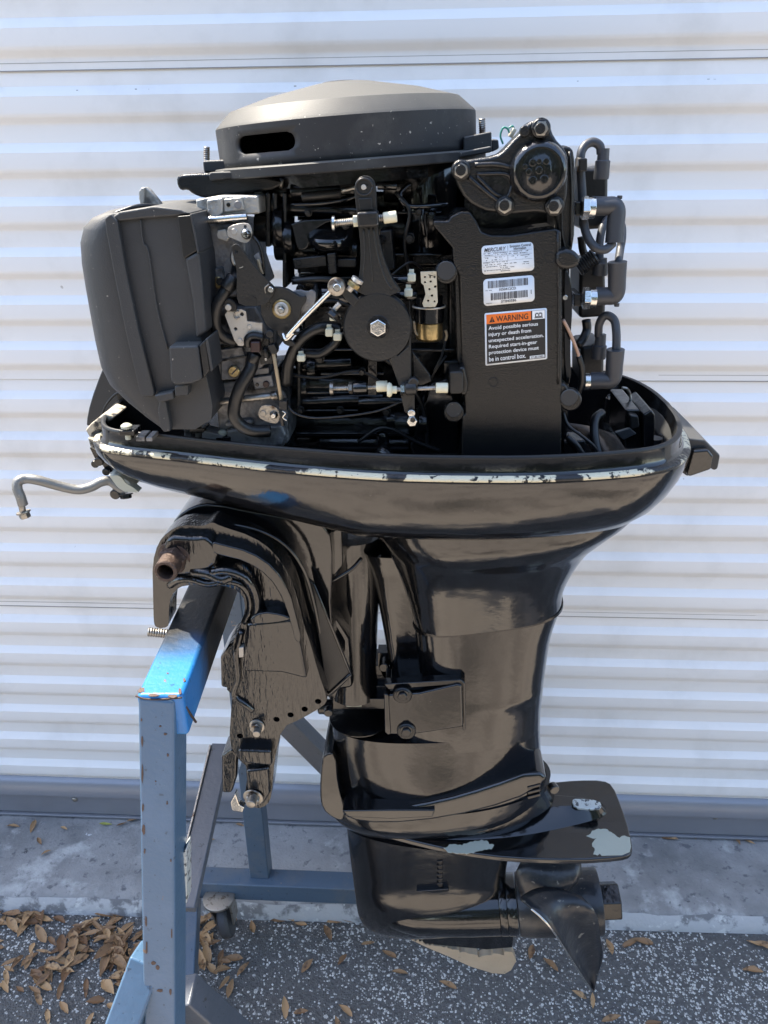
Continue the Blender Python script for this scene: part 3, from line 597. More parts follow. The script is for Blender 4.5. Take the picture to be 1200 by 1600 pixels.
# ---- propeller ------------------------------------------------------
ax = (tail-nose).normalized(); h0 = tail+ax*.002; LH = (U(936, 1407, .86)-h0).length
prop = P_('propeller', M_propb, lathe([(.046, 0), (.0475, .003), (.050, .03), (.0505, .06), (.0495, LH-.012), (.050, LH-.002), (.049, LH), (.042, LH), (.041, LH-.02)], h0, ax, 48), smooth=35)
a_, b_, _ = frame(ax)
up_ = V((0, 0, 1)); up_ = (up_-ax*up_.dot(ax)).normalized(); nr_ = ax.cross(up_)          # nr_ points along +-y
if nr_.y > 0: nr_ = -nr_
def blade(phi, span=.130, tw0=58, tw1=24, chord0=.115, chord1=.075):
    """blade standing out of the hub at angle phi (0 = up, 90 = to the camera)"""
    NU, NV = 14, 12; front, back = [], []
    for i in range(NU+1):
        t = i/NU; r = .044+t*(span-.044)
        w = (chord0*(1-t)+chord1*t)*math.sqrt(max(0, 1-t**4.2))*(.85+.5*math.sin(pi*min(1, t*1.05))*.5)
        tw = R(tw0+(tw1-tw0)*t); rake = .016*t*t+.01*t
        for j in range(NV+1):
            s = j/NV-.5; th = .0026*(1-.7*t)*math.sqrt(max(.02, 1-(2*s)**2))+.0006
            ang = R(phi)+s*w*cos(tw)/max(r, .05); axp = LH*.5+s*w*sin(tw)+rake+.010*(s*s)*4*(1-t)
            rad = up_*cos(ang)+nr_*sin(ang); tan_ = nr_*cos(ang)-up_*sin(ang)
            nv = (ax*cos(tw)-tan_*sin(tw)).normalized(); q = h0+ax*axp+rad*r
            front.append(q+nv*th); back.append(q-nv*th)
    m = NV+1; n = len(front); fs = []
    for i in range(NU):
        for j in range(NV): fs += [[i*m+j, i*m+j+1, (i+1)*m+j+1, (i+1)*m+j], [n+i*m+j, n+(i+1)*m+j, n+(i+1)*m+j+1, n+i*m+j+1]]
    bd = [j for j in range(m)]+[i*m+NV for i in range(1, NU+1)]+[NU*m+j for j in range(NV-1, -1, -1)]+[i*m for i in range(NU-1, 0, -1)]
    for k in range(len(bd)): p, q = bd[k], bd[(k+1) % len(bd)]; fs.append([p, n+p, n+q, q])
    return front+back, fs
def sheet(c1, c2, th=.003, nu=14, nv=8, bow=0.0):
    """bowed sheet between two edges given as (px, py, Y) spots"""
    A = spline([U(*q) for q in c1], 8); B = spline([U(*q) for q in c2], 8)
    def at(c, t): f = t*(len(c)-1); i = min(int(f), len(c)-2); return c[i].lerp(c[i+1], f-i)
    g = []
    for i in range(nu+1):
        a, b = at(A, i/nu), at(B, i/nu)
        for j in range(nv+1):
            t = j/nv; g.append(a.lerp(b, t)+V((-.4, .9, 0))*bow*sin(pi*t)*(1-i/nu*.6))
    m = nv+1; return g, [[i*m+j, i*m+j+1, (i+1)*m+j+1, (i+1)*m+j] for i in range(nu) for j in range(nv)]
P_('blade', M_propb, sheet([(812, 1404, .80), (835, 1424, .775), (862, 1452, .765), (888, 1492, .775), (912, 1530, .79), (926, 1549, .80)], [(908, 1400, .815), (930, 1425, .80), (937, 1455, .81), (937, 1490, .815), (934, 1520, .812), (929, 1548, .803)], bow=.018), parent=prop, solid=.0036, smooth=180)
P_('blade', M_propb, sheet([(815, 1400, .83), (805, 1370, .84), (812, 1350, .85), (825, 1335, .87)], [(880, 1396, .83), (903, 1376, .835), (908, 1352, .85), (900, 1335, .87)], bow=-.012), parent=prop, solid=.0036, smooth=180)
P_('blade', M_propb, sheet([(905, 1430, .885), (912, 1470, .93), (915, 1500, .95), (920, 1525, .965)], [(925, 1428, .90), (938, 1465, .94), (942, 1495, .955), (935, 1520, .965)], bow=.01), parent=prop, solid=.0036, smooth=180)
P_('blade_edge', M_steel, T([(830, 1420, .772), (845, 1433, .766), (862, 1452, .762), (888, 1492, .772), (912, 1530, .787), (925, 1549, .798)], 1.7), parent=prop, smooth=180, label='bright worn leading edge of the lowest blade')
P_('prop_nut', M_deep, lathe([(.0295, 0), (.0295, .030), (.028, .032)], h0+ax*(LH-.001), ax, 6, .3), .002, parent=prop, smooth=25)

# ---- transom clamp, swivel bracket -------------------------------------
clamp_pts = [(247, 848), (262, 831), (283, 820), (318, 822), (331, 815), (345, 822), (395, 838), (428, 862), (452, 898), (465, 935), (474, 975), (485, 1005), (497, 1050), (512, 1092), (506, 1103), (470, 1124), (441, 1136), (430, 1180), (424, 1245), (418, 1258), (403, 1264), (384, 1256), (383, 1238), (388, 1200), (371, 1185), (358, 1160), (361, 1110), (363, 1086), (352, 1075), (357, 1020), (372, 985), (384, 955), (380, 930), (362, 918), (335, 913), (298, 914), (280, 917), (268, 930), (264, 950), (264, 972), (262, 980), (250, 982), (242, 979), (240, 970), (239, 930), (238, 880)]
clamp = P_('clamp_bracket', M_drip, prism(clamp_pts, .735, .765, sm=1, holes=[(432, 1124, 5), (454, 1117, 5), (476, 1108, 5), (497, 1096, 5), (375, 1150, 5)]), .003)
P_('arch_rib', M_drip, prism([(331, 846), (345, 850), (392, 862), (430, 888), (452, 925), (463, 965), (472, 1003), (462, 1006), (452, 968), (441, 935), (420, 902), (385, 878), (342, 868), (330, 862)], .722, .74, sm=1), .004, parent=clamp, seg=3)
P_('raised_web', M_drip, prism([(385, 975), (455, 968), (470, 1008), (480, 1062), (440, 1052), (379, 1050)], .724, .74), .004, parent=clamp)
P_('web_pocket', M_drip, prism([(390, 966), (410, 956), (440, 960), (458, 968), (430, 974), (392, 976)], .720, .74, sm=1), .002, parent=clamp)
P_('bolt_pad', M_drip, prism([(262, 838), (300, 840), (326, 838), (340, 862), (338, 888), (300, 900), (268, 900), (256, 885), (254, 856)], .722, .74, sm=1), .005, parent=clamp, seg=3)
P_('saddle_rim', M_drip, T([(265, 915, .732), (280, 906, .727), (300, 905, .725), (325, 912, .722), (352, 908, .722), (374, 912, .724), (388, 928, .727), (391, 950, .73), (382, 972, .735)], 6), parent=clamp, smooth=180)
P_('saddle_rim', M_drip, T([(330, 895, .722), (355, 892, .720), (383, 903, .722), (399, 930, .724), (400, 960, .728), (392, 985, .732)], 7), parent=clamp, smooth=180)
P_('saddle_rim', M_drip, T([(300, 893, .725), (325, 896, .722), (345, 905, .720), (362, 900, .722)], 8), parent=clamp, smooth=180)
P_('clamp_pad', M_drip, prism([(344, 1028), (356, 1010), (375, 1000), (382, 1030), (378, 1070), (366, 1078), (345, 1074)], .75, .80), .003, parent=clamp)
P_('pad_ridge', M_drip, T([(378, 985, .735), (370, 1020, .732), (372, 1060, .733), (366, 1085, .735), (382, 1100, .733), (395, 1110, .735)], 5), parent=clamp, smooth=180)
P_('foot_block', M_drip, merge(prism([(371, 1172), (424, 1174), (425, 1198), (373, 1192)], .722, .74), prism([(383, 1205), (420, 1200), (422, 1240), (412, 1258), (388, 1256)], .727, .74), prism([(345, 1182), (362, 1170), (372, 1180), (370, 1215), (362, 1240), (346, 1240)], .75, .79)), .004, parent=clamp)
P_('stop_tab', M_steel, prism([(360, 1254), (368, 1240), (374, 1258), (382, 1262), (379, 1270), (362, 1267)], .74, .75), .0015, parent=clamp)
P_('side_window', M_zinc, prism([(372, 1012), (381, 1011), (381, 1027), (373, 1028)], .7295, .75), .001, parent=clamp, label='small bare metal lug on the edge of the clamp')
far = P_('clamp_bracket', M_drip, prism(clamp_pts, .735, .765, sm=1), .003); far.location.y += .20
# upper arch of the swivel bracket and its skirts
P_('swivel_bracket', M_gloss, prism([(262, 833), (275, 808), (300, 791), (330, 786), (400, 800), (470, 812), (515, 822), (520, 880), (516, 960), (530, 1040), (532, 1070), (520, 1103), (506, 1075), (490, 1000), (470, 930), (430, 870), (360, 838), (300, 830)], .775, .92, sm=1), .008, seg=4)
P_('arch_band', M_gloss, T([(268, 836, .755), (300, 816, .752), (350, 818, .750), (405, 829, .748), (446, 852, .748), (474, 890, .75), (490, 940, .755), (502, 1000, .76), (514, 1060, .765)], 3.2), smooth=180)
P_('chafe_plate', M_semi, prism([(480, 905), (489, 912), (548, 1052), (545, 1062), (514, 1092), (510, 1080), (500, 1010)], .757, .764), .0015)
P_('plate_flange', M_gloss, merge(rod((490, 912, .757), (548, 1053, .757), 2), rod((548, 1053, .757), (512, 1086, .757), 3.5)), smooth=180)
sw = [U(549, 830, .86), U(553, 1078, .86)]
P_('swivel_tube', M_gloss, lathe([(.040, 0), (.038, .05), (.034, .12), (.031, (sw[1]-sw[0]).length-.04), (.035, (sw[1]-sw[0]).length)], sw[0], sw[1]-sw[0], 40), smooth=60)
P_('swivel_web', M_gloss, prism([(488, 838), (534, 822), (536, 885), (524, 905), (515, 900)], .79, .86), .004)
P_('web_edge', M_gloss, T([(565, 872, .80), (548, 890, .79), (518, 908, .785)], 3), smooth=180)
P_('tube_gusset', M_gloss, prism([(495, 920), (545, 1000), (552, 1076), (520, 1080)], .80, .86), .006)
P_('pivot_boss', M_drip, disc(432, 1000, .775, 10, .01))
# tilt tube end, nut, studs and bolts of the clamp
tt = U(267, 879, .735)
P_('tilt_nut', M_rust, hexa(U(274, 870, .728), (-.18, -1, -.1), .0165, .013, 1.2), .001, parent=clamp)
o0 = U(268, 878, .715)
vs, fs = rings([[o0+V((cos(a)*r, -y, sin(a)*r)) for a in [k*2*pi/24 for k in range(24)]] for r, y in ((.0125, 0), (.0125, .021), (.0115, .022), (.0088, .022), (.0085, .018), (.0085, .001))], False, True)
P_('tilt_tube', M_rust, (vs, fs), parent=clamp, smooth=40)
P_('clamp_stud', M_dsteel, stud(U(231, 987, .755), U(270, 991, .76), .0058, .0028), parent=clamp)
P_('bolt', M_dsteel, merge(hexp(402, 1134, .735, 10, .008, (-.1, -1, .05)), lathe([(.005, 0), (.0045, .010)], U(403, 1139, .728), (0, -1, 0), 12)), .0006, parent=clamp)
P_('bolt', M_dsteel, merge(hexp(396, 1245, .727, 12, .009, (-.1, -1, -.05), 1.35), lathe([(.0065, 0), (.006, .013), (.004, .014)], U(395, 1245, .722), (0, -1, 0), 16)), .0006, parent=clamp)
P_('pivot_pin', M_deep, disc(514, 1107, .77, 7, .01), .001)

# ================================================================== POWERHEAD
eng = P_('engine_block', M_deep, merge(
    boxp(464, 300, 720, 690, .86, 1.0), boxp(700, 250, 868, 700, .82, .95)), .004)
P_('head_side', M_deep, prism([(872, 228), (888, 226), (893, 236), (893, 300), (891, 400), (890, 480), (890, 560), (890, 640), (886, 690), (860, 690), (866, 300)], .76, .86), .004, parent=eng)
P_('head_flange', M_cast, prism([(858, 250), (872, 231), (888, 228), (898, 236), (899, 300), (897, 390), (884, 398), (876, 380), (868, 340)], .745, .775, sm=1), .003, parent=eng)
P_('head_rib', M_cast, merge(T([(890, 236, .743), (893, 300, .742), (892, 385, .743)], 2), T([(884, 245, .743), (880, 300, .742), (878, 360, .741), (884, 392, .743)], 1.6)), parent=eng, smooth=180)
P_('exhaust_cover', M_deep, boxp(470, 450, 600, 520, .79, .88), .006, parent=eng)
P_('side_casting', M_deep, boxp(640, 250, 735, 420, .82, .9), .006, parent=eng)
P_('rear_casting', M_deep, boxp(690, 560, 724, 712, .80, .88), .006, parent=eng)
P_('mount_plate', M_cast, prism([(640, 690), (648, 640), (672, 600), (706, 596), (712, 714), (640, 714)], .80, .83), .003, parent=eng)
# inlet ports: horizontal runs with flanged joints, upper, middle and lower
for (x0, y0, x1, y1, r, Y) in ((398, 300, 470, 300, 22, .80), (392, 322, 560, 330, 12, .785), (455, 300, 555, 296, 13, .775), (400, 352, 455, 356, 24, .79), (430, 388, 560, 392, 18, .79), (470, 440, 600, 440, 14, .79), (462, 560, 500, 556, 20, .80), (430, 600, 560, 596, 26, .80), (470, 570, 550, 566, 10, .775), (455, 628, 600, 622, 11, .775), (560, 628, 640, 626, 9, .77), (440, 655, 690, 662, 30, .82), (500, 690, 640, 692, 16, .80), (560, 352, 690, 360, 30, .83), (600, 290, 700, 292, 24, .82)):
    P_('inlet_runner', M_deep, rod((x0, y0, Y), (x1, y1, Y), r, 20), .001, parent=eng, smooth=40)
for (x, y, r, Y) in ((402, 302, 26, .79), (420, 318, 18, .785), (432, 355, 30, .775), (446, 372, 26, .772), (440, 600, 32, .785), (470, 566, 26, .785), (470, 604, 28, .785), (482, 575, 20, .775), (605, 655, 14, .765), (655, 660, 18, .775), (668, 340, 34, .80)):
    P_('joint_flange', M_deep, lathe([(r*.0006, 0), (r*.00062, .002), (r*.00062, .006), (r*.0006, .008)], U(x, y, Y), (1, 0, 0), 20), parent=eng)
for (x, y, w, h, Y) in ((414, 300, 9, 86, .77), (425, 300, 8, 86, .768), (441, 300, 7, 150, .766), (436, 580, 9, 90, .768), (463, 550, 7, 95, .765), (425, 578, 6, 40, .77)):
    P_('casting_rib', M_cast, boxp(x, y, x+w, y+h, Y, Y+.05), .002, parent=eng)
P_('belt_teeth', M_rubk, merge(boxp(420, 285, 560, 292, .80, .86), *[boxp(424+i*5, 281, 427+i*5, 286, .80, .82) for i in range(8)]), parent=eng)
P_('port_shell', M_gloss, prism([(452, 345), (540, 340), (500, 352), (486, 372), (480, 390), (468, 392), (462, 385), (458, 365)], .762, .80, sm=1), .004, parent=eng)
P_('port_bulge', M_gloss, loft([(484, 352, 552, 350, .010, 2), (480, 368, 552, 368, .030, 2.2), (486, 384, 552, 384, .030, 2.2), (500, 398, 548, 398, .008, 2)], Yc=.775, seg=24), parent=eng, smooth=180)
P_('coil_strip', M_cast, merge(prism([(456, 404), (510, 398), (511, 416), (460, 422)], .755, .77), prism([(510, 396), (524, 394), (526, 428), (514, 430)], .748, .77), prism([(526, 404), (556, 404), (556, 418), (526, 418)], .757, .77)), .0015, parent=eng)
P_('strip_hole', M_deep, disc(467, 411, .755, 4, .001), parent=eng)
P_('side_block', M_cast, prism([(593, 360), (612, 358), (618, 422), (600, 424), (596, 380)], .76, .80), .002, parent=eng)
P_('side_bolt', M_deep, hexp(596, 374, .76, 6, .006), parent=eng)
P_('cross_pipe', M_gloss, T([(455, 320, .765), (500, 318, .762), (540, 312, .765), (560, 305, .77)], 3), parent=eng, smooth=180)
P_('upper_tube', M_semi, rod((472, 308, .765), (532, 302, .765), 7), parent=eng)
P_('linkage_rod', M_dsteel, rod((534, 299, .755), (560, 292, .75), 3), parent=eng)
P_('upper_tube', M_gloss, rod((590, 290, .765), (620, 291, .765), 6), parent=eng)
P_('casting_loop', M_gloss, T([(640, 288, .78), (625, 305, .775), (640, 322, .772), (700, 320, .775)], 4), parent=eng, smooth=180)
P_('casting_loop', M_gloss, T([(662, 322, .775), (660, 345, .772), (664, 370, .775)], 3), parent=eng, smooth=180)
P_('starter_body', M_gloss, lathe([(.028, 0), (.030, .005), (.030, .10), (.026, .106)], U(668, 395, .83), (0, 0, 1), 24), parent=eng, smooth=40)
P_('arm_post', M_deep, boxp(574, 540, 590, 640, .77, .80), .002, parent=eng)
P_('drain_fitting', M_deep, merge(rod((596, 675, .77), (600, 694, .77), 9), rod((595, 700, .77), (612, 720, .76), 12)), parent=eng)
P_('mount_web', M_gloss, prism([(640, 700), (672, 600), (700, 590), (716, 640), (716, 712), (646, 714)], .775, .80), .003, parent=eng)

for x, y, rr_, Y in ((470, 452, 6, .765), (548, 474, 6, .765), (604, 642, 6, .76), (500, 560, 6, .765), (470, 640, 5, .765), (532, 640, 5, .765), (640, 372, 7, .775), (652, 560, 7, .79), (566, 580, 5, .76), (482, 332, 5, .765), (540, 352, 5, .755), (700, 600, 6, .775), (655, 330, 5, .775), (606, 470, 5, .77), (448, 690, 6, .765), (560, 668, 6, .77)):
    P_('block_bolt', M_cast, hexp(x, y, Y, rr_, .007, rot=x), .0005, parent=eng)
for (x0, y0, x1, y1, Y) in ((456, 432, 552, 437, .772), (458, 518, 600, 524, .79), (466, 545, 560, 549, .768), (500, 582, 600, 587, .772), (466, 612, 610, 617, .775), (470, 640, 560, 645, .772), (460, 676, 640, 682, .785), (600, 330, 690, 335, .79), (612, 396, 690, 401, .79), (640, 545, 712, 550, .79)):
    P_('block_rib', M_gloss, boxp(x0, y0, x1, y1, Y, Y+.03), .0012, parent=eng)
for pts, r_ in (([(456, 470, .755), (480, 476, .75), (520, 470, .752), (552, 480, .76)], 3), ([(600, 560, .76), (630, 585, .765), (662, 640, .77), (668, 700, .775)], 3.5), ([(612, 430, .76), (640, 410, .762), (660, 420, .77)], 2), ([(456, 586, .757), (500, 590, .755), (560, 580, .757), (600, 600, .765)], 2.4), ([(618, 300, .775), (640, 330, .77), (632, 380, .772), (640, 430, .775)], 3), ([(560, 690, .765), (600, 668, .76), (650, 690, .77), (690, 705, .775)], 3)):
    P_('wiring', M_rubk, T(pts, r_), parent=eng, smooth=180)
# ---- flywheel cover -------------------------------------------------------
FY = .86
A0, B0 = U(350, 262, FY), U(745, 231, FY); FC = (A0+B0)/2; FX = (B0-A0).normalized(); FZ = V((-FX.z, 0, FX.x)); FR = (B0-A0).length/2*.985
hw = (U(350, 207, FY)-A0).length
dome = [(FR, -.002), (FR, hw*.5), (FR*.998, hw), (FR*.99, hw+.0015), (FR*.885, hw+.0135), (FR*.60, hw+.0235), (FR*.22, hw+.0325), (FR*.19, hw+.033), (.002, hw+.0335)]
SEG = 144
def ring_at(r, h, k): t = 2*pi*k/SEG; return FC+FX*(r*cos(t))+V((0, 1, 0))*(r*sin(t))+FZ*h
# the wall has a long round-ended slot near its left front, measured round the rim
sl_a, sl_b, s_lo, s_hi = 226, 255, .0095, .0245
vs, fs = [], []
hs = [-.002, .004]+[s_lo+(s_hi-s_lo)*k/8 for k in range(9)]+[hw*.9, hw]
KA, KB = round(sl_a/360*SEG), round(sl_b/360*SEG)
def wall_pt(h, k):
    d = k*360/SEG; hc, hr = (s_lo+s_hi)/2, (s_hi-s_lo)/2; q = min(1, abs(h-hc)/hr)
    ins = (1-math.sqrt(1-q*q))*math.degrees(hr/FR) if abs(h-hc) <= hr*1.001 else 0
    if abs(k-KA) <= 3: d += ins*(1-abs(k-KA)/4)
    if abs(k-KB) <= 3: d -= ins*(1-abs(k-KB)/4)
    t = math.radians(d); return FC+FX*(FR*cos(t))+V((0, 1, 0))*(FR*sin(t))+FZ*h
prof_r = dome[2:]
loops = [[wall_pt(h, k) for k in range(SEG)] for h in hs]+[[ring_at(r, h, k) for k in range(SEG)] for r, h in prof_r[1:]]
for l in loops: vs += l
for i in range(len(loops)-1):
    for k in range(SEG):
        if 2 <= i < 10 and KA <= k < KB: continue
        fs.append([i*SEG+k, i*SEG+(k+1) % SEG, (i+1)*SEG+(k+1) % SEG, (i+1)*SEG+k])
fs.append([(len(loops)-1)*SEG+k for k in range(SEG)])
cover = P_('flywheel_cover', M_dusty, (vs, fs), solid=.0028, smooth=22)
P_('inner_drum', M_deep, lathe([(FR*.62, 0), (FR*.62, hw*.8), (FR*.5, hw*.9)], FC+FZ*.002, FZ, 48), parent=cover)
P_('flywheel', M_deep, lathe([(FR*.7, 0), (FR*.78, .004), (FR*.78, .022), (FR*.2, .03)], FC-FZ*.026, FZ, 64), smooth=35)
P_('slot_tooth', M_dusty, prism([(409, 248), (414, 237), (419, 248)], .775, .779), parent=cover)
tb = FC+FZ*(hw+.0325)
P_('top_cap', M_lever, lathe([(.019, 0), (.019, .0022), (.016, .0032)], tb-FX*.0035, FZ, 32), parent=cover)
# base plate of the cover: round front lip, ears with studs
lipl = []
def lip_r(d):
    return FR+.0085
g = rings([[FC+FX*(r*cos(2*pi*k/96))+V((0, 1, 0))*(r*sin(2*pi*k/96))+FZ*h for k in range(96)] for r, h in ((FR-.004, -.0005), (FR+.0095, -.0015), (FR+.0105, -.0025), (FR+.0105, -.0095), (FR+.0095, -.0105), (FR-.02, -.0105))], False, False)
P_('cover_lip', M_dusty, g, parent=cover, smooth=35)
P_('lip_corner', M_dusty, prism([(325, 272), (330, 269), (420, 266), (420, 272), (328, 283)], .765, .85), .002, parent=cover)
P_('left_ear', M_plas, merge(prism([(316, 251), (358, 249), (359, 268), (318, 270)], .80, .86), prism([(324, 270), (360, 266), (372, 276), (330, 284)], .775, .86)), .002, parent=cover)
P_('right_ear', M_plas, merge(prism([(724, 214), (768, 205), (769, 232), (752, 237), (724, 243)], .79, .855), prism([(768, 217), (779, 218), (780, 232), (768, 238)], .83, .86), prism([(640, 247), (700, 241), (768, 228), (768, 238), (700, 250), (642, 257)], .775, .83)), .0015, parent=cover)
for a, b in (((323, 252, .84), (323, 229, .84)), ((349, 250, .87), (349, 232, .87)), ((754, 212, .83), (753, 185, .83))):
    P_('threaded_stud', M_dsteel, stud(U(*a), U(*b), .0034, .0018), parent=cover)
P_('stator_plate', M_cast, prism([(275, 277), (283, 272), (330, 270), (345, 274), (440, 276), (440, 296), (380, 302), (340, 307), (318, 310), (300, 303), (292, 296), (282, 298), (276, 290)], .77, .92, sm=1), .003)
P_('plate_end', M_dsteel, disc(436, 286, .775, 7, .004, (1, 0, -.2)))
P_('plate_bracket', M_cast, boxp(462, 272, 520, 300, .79, .86), .003)
P_('pulley', M_deep, lathe([(.014, 0), (.014, .02)], U(515, 290, .80), (0, 0, 1), 20))

# ---- air intake box ----------------------------------------------------------
def ab_loop(px0, pxr, px1, py, rad=.055):
    xl = U(px0, py, .748).x; z = U(pxr, py, .70).z; xr = U(pxr, py, .70).x; xe = U(px1, py, .70).x
    lp = [V((xe, .70, z)), V((xr, .70, z))]
    for k in range(1, 12):
        t = k/12*pi/2; lp.append(V((xr-(xr-xl)*sin(t)**.85, 0.70+.10*(1-cos(t)**.85), z)))
    lp += [V((xl, .80, z)), V((xl, .88, z))]
    for k in range(1, 8):
        t = k/8*pi/2; lp.append(V((xl+.05*(1-cos(t)), .88+.05*sin(t), z)))
    lp += [V((xe, .93, z))]
    return lp
secs = [(168, 190, 270, 334), (142, 178, 292, 345), (128, 172, 296, 360), (122, 171, 298, 385), (124, 176, 301, 420), (130, 184, 306, 460), (137, 191, 311, 500), (145, 200, 317, 545), (154, 208, 322, 585), (168, 218, 328, 612), (196, 232, 332, 635), (228, 246, 330, 655), (256, 262, 305, 671)]
abox = P_('air_intake_box', M_plas, rings([ab_loop(*s) for s in secs]), .002, smooth=50)
P_('joint_flange', M_plas, prism([(163, 341), (172, 334), (183, 345), (196, 420), (215, 510), (241, 614), (240, 620), (222, 620), (218, 614), (196, 520), (178, 430), (165, 360)], .6935, .78), .0015, parent=abox)
P_('thin_rib', M_plas, T([(219, 340, .6985), (224, 380, .6985), (232, 395, .6985), (245, 480, .6985), (262, 545, .6985)], 1.5), parent=abox, smooth=180)
P_('top_skirt', M_plas, prism([(172, 341), (186, 331), (240, 322), (282, 327), (298, 334), (276, 338), (222, 342), (184, 346)], .6955, .80), .002, parent=abox)
P_('recess_shade', M_rubk, prism([(277, 338), (298, 336), (308, 392), (286, 405)], .6935, .70), .001, parent=abox)  # flat black sheet standing for the shade inside the box's side recess
P_('duct_edge', M_plas, prism([(296, 334), (300, 334), (311, 394), (308, 398)], .690, .74), .001, parent=abox)
P_('duct_shoulder', M_plas, prism([(288, 404), (311, 392), (316, 440), (322, 520), (306, 530), (300, 470)], .693, .75), .003, parent=abox)
P_('snorkel_block', M_plas, prism([(263, 541), (309, 540), (316, 594), (300, 600), (273, 603), (266, 595)], .682, .72), .0025, parent=abox)
P_('snorkel_mouth', M_rubk, prism([(311, 540), (321, 530), (328, 578), (318, 592)], .684, .70), .001, parent=abox)
P_('snorkel_edge', M_plas, prism([(320, 530), (325, 528), (333, 578), (329, 582)], .683, .72), .001, parent=abox)
P_('bottom_clip', M_plas, merge(prism([(240, 618), (270, 612), (272, 624), (248, 630)], .690, .72), prism([(250, 625), (258, 624), (265, 660), (266, 674), (256, 676), (250, 668), (246, 640)], .692, .74), prism([(272, 604), (294, 600), (294, 618), (273, 620)], .690, .72)), .0015, parent=abox)
P_('top_gasket', M_rubk, T([(176, 335, .72), (215, 322, .73), (250, 322, .75), (285, 322, .78)], 3), parent=abox, smooth=180)
P_('lifting_tab', M_carb, prism([(219, 296), (227, 292), (233, 297), (250, 318), (252, 326), (222, 328), (216, 310)], .79, .80), .0015, parent=abox)
P_('tab_edge', M_carb, prism([(216, 300), (221, 293), (226, 293), (224, 327), (220, 328)], .785, .80), .001, parent=abox)

# ---- carburetors ---------------------------------------------------------------
def box_list(name, m, items, b=.0015, parent=None):
    for (x0, y0, x1, y1, Yf, Yb) in items: P_(name, m, boxp(x0, y0, x1, y1, Yf, Yb), b, parent=parent)
cb1 = P_('carburetor', M_carbd, merge(prism([(298, 345), (366, 352), (384, 372), (384, 415), (400, 460), (320, 470), (312, 415), (304, 395)], .745, .85)), .003)
P_('carb_cap', M_carb, prism([(305, 312), (340, 306), (404, 306), (406, 334), (345, 338), (308, 338)], .742, .84), .002, parent=cb1)
P_('cap_boss', M_carb, prism([(322, 312), (348, 308), (348, 334), (335, 342), (324, 334)], .736, .75), .002, parent=cb1)
P_('cap_block', M_carb, prism([(349, 311), (378, 308), (382, 328), (350, 332)], .738, .75), .0012, parent=cb1)
P_('cap_hole', M_deep, disc(357, 320, .7378, 3.2, .0006), parent=cb1)
P_('cap_screw', M_carbd, disc(372, 320, .7378, 6, .001), parent=cb1)
P_('throttle_shaft', M_steel, rod((298, 346, .735), (386, 339, .735), 5.5), parent=cb1)
P_('cast_letters', M_carbd, merge(*[boxp(306+i*9, 368, 312+i*9, 376, .7442, .746) for i in range(3)], *[boxp(306+i*8, 385, 311+i*8, 391, .7442, .746) for i in range(3)]), .0003, parent=cb1)
P_('link_plate', M_zinc, prism([(354, 362), (358, 353), (378, 348), (390, 350), (394, 362), (392, 372), (387, 379), (380, 380), (362, 372), (356, 370)], .728, .731, sm=1, holes=[(383, 354, 2.4)]), .0005, parent=cb1)
P_('rivet', M_zinc, disc(366, 362, .728, 5, .001), parent=cb1)
sc_ = P_('pan_screw', M_steel, disc(384.5, 366, .728, 8.5, .004, r2=6), parent=cb1)
P_('cross_slot', M_deep, merge(boxp(383.4, 361.5, 385.6, 370.5, .7238, .7245), boxp(380, 365, 389, 367, .7237, .7244)), parent=sc_)
P_('float_lever', M_carb, prism([(340, 360), (352, 358), (358, 372), (355, 378), (340, 373), (338, 366)], .735, .74), .001, parent=cb1)
P_('carb_panel', M_carbd, prism([(322, 422), (348, 418), (352, 448), (326, 452)], .741, .75), .001, parent=cb1)
P_('slotted_screw', M_brass, disc(341, 441, .741, 9, .003), parent=cb1)
P_('black_plug', M_rubk, hexp(345, 439, .737, 6, .006, washer=0), parent=cb1)
cb2 = P_('carburetor', M_carbd, prism([(318, 480), (400, 478), (420, 520), (420, 560), (400, 590), (345, 596), (332, 560), (322, 530)], .745, .85), .003)
P_('carb_panel', M_carbd, prism([(330, 548), (378, 542), (384, 558), (380, 592), (346, 594), (345, 562), (332, 560)], .740, .75), .001, parent=cb2)
P_('bowl_seam', M_deep, merge(prism([(332, 541), (384, 535), (385, 538), (333, 545)], .7435, .75), prism([(345, 562), (384, 556), (384, 558), (345, 565)], .7385, .75)), parent=cb2)
sc_ = P_('slotted_screw', M_brass, disc(366, 580, .740, 9, .003), parent=cb2)
P_('slot', M_deep, prism([(360.5, 584.5), (370.5, 574), (372.5, 575.5), (362.5, 586)], .7366, .7372), parent=sc_)
cb3 = P_('carburetor', M_carbd, prism([(335, 598), (424, 590), (448, 620), (452, 690), (440, 700), (345, 700), (340, 660)], .75, .85), .003)
P_('cap_block', M_carbd, merge(prism([(394, 590), (424, 586), (428, 604), (398, 609)], .741, .76), prism([(392, 578), (420, 574), (420, 584), (394, 587)], .744, .76)), .001, parent=cb3)
P_('cap_hole', M_deep, disc(402, 601, .7408, 3, .0006), parent=cb3)
P_('cap_screw', M_maroon, disc(416, 600, .741, 5, .002), parent=cb3)
P_('throttle_shaft', M_dsteel, rod((340, 628, .735), (428, 618, .735), 5.5), parent=cb3)
P_('shaft_collar', M_dsteel, rod((424, 619, .735), (434, 617, .735), 7.5), parent=cb3)
P_('link_plate', M_dsteel, prism([(404, 640), (410, 632), (430, 634), (438, 646), (436, 660), (428, 663), (408, 656), (403, 650)], .730, .733, sm=1), .0005, parent=cb3)
P_('rivet', M_dsteel, disc(411, 646, .730, 5, .001), parent=cb3)
P_('pan_screw', M_steel, disc(428, 648, .730, 7, .005, r2=4.5), parent=cb3)
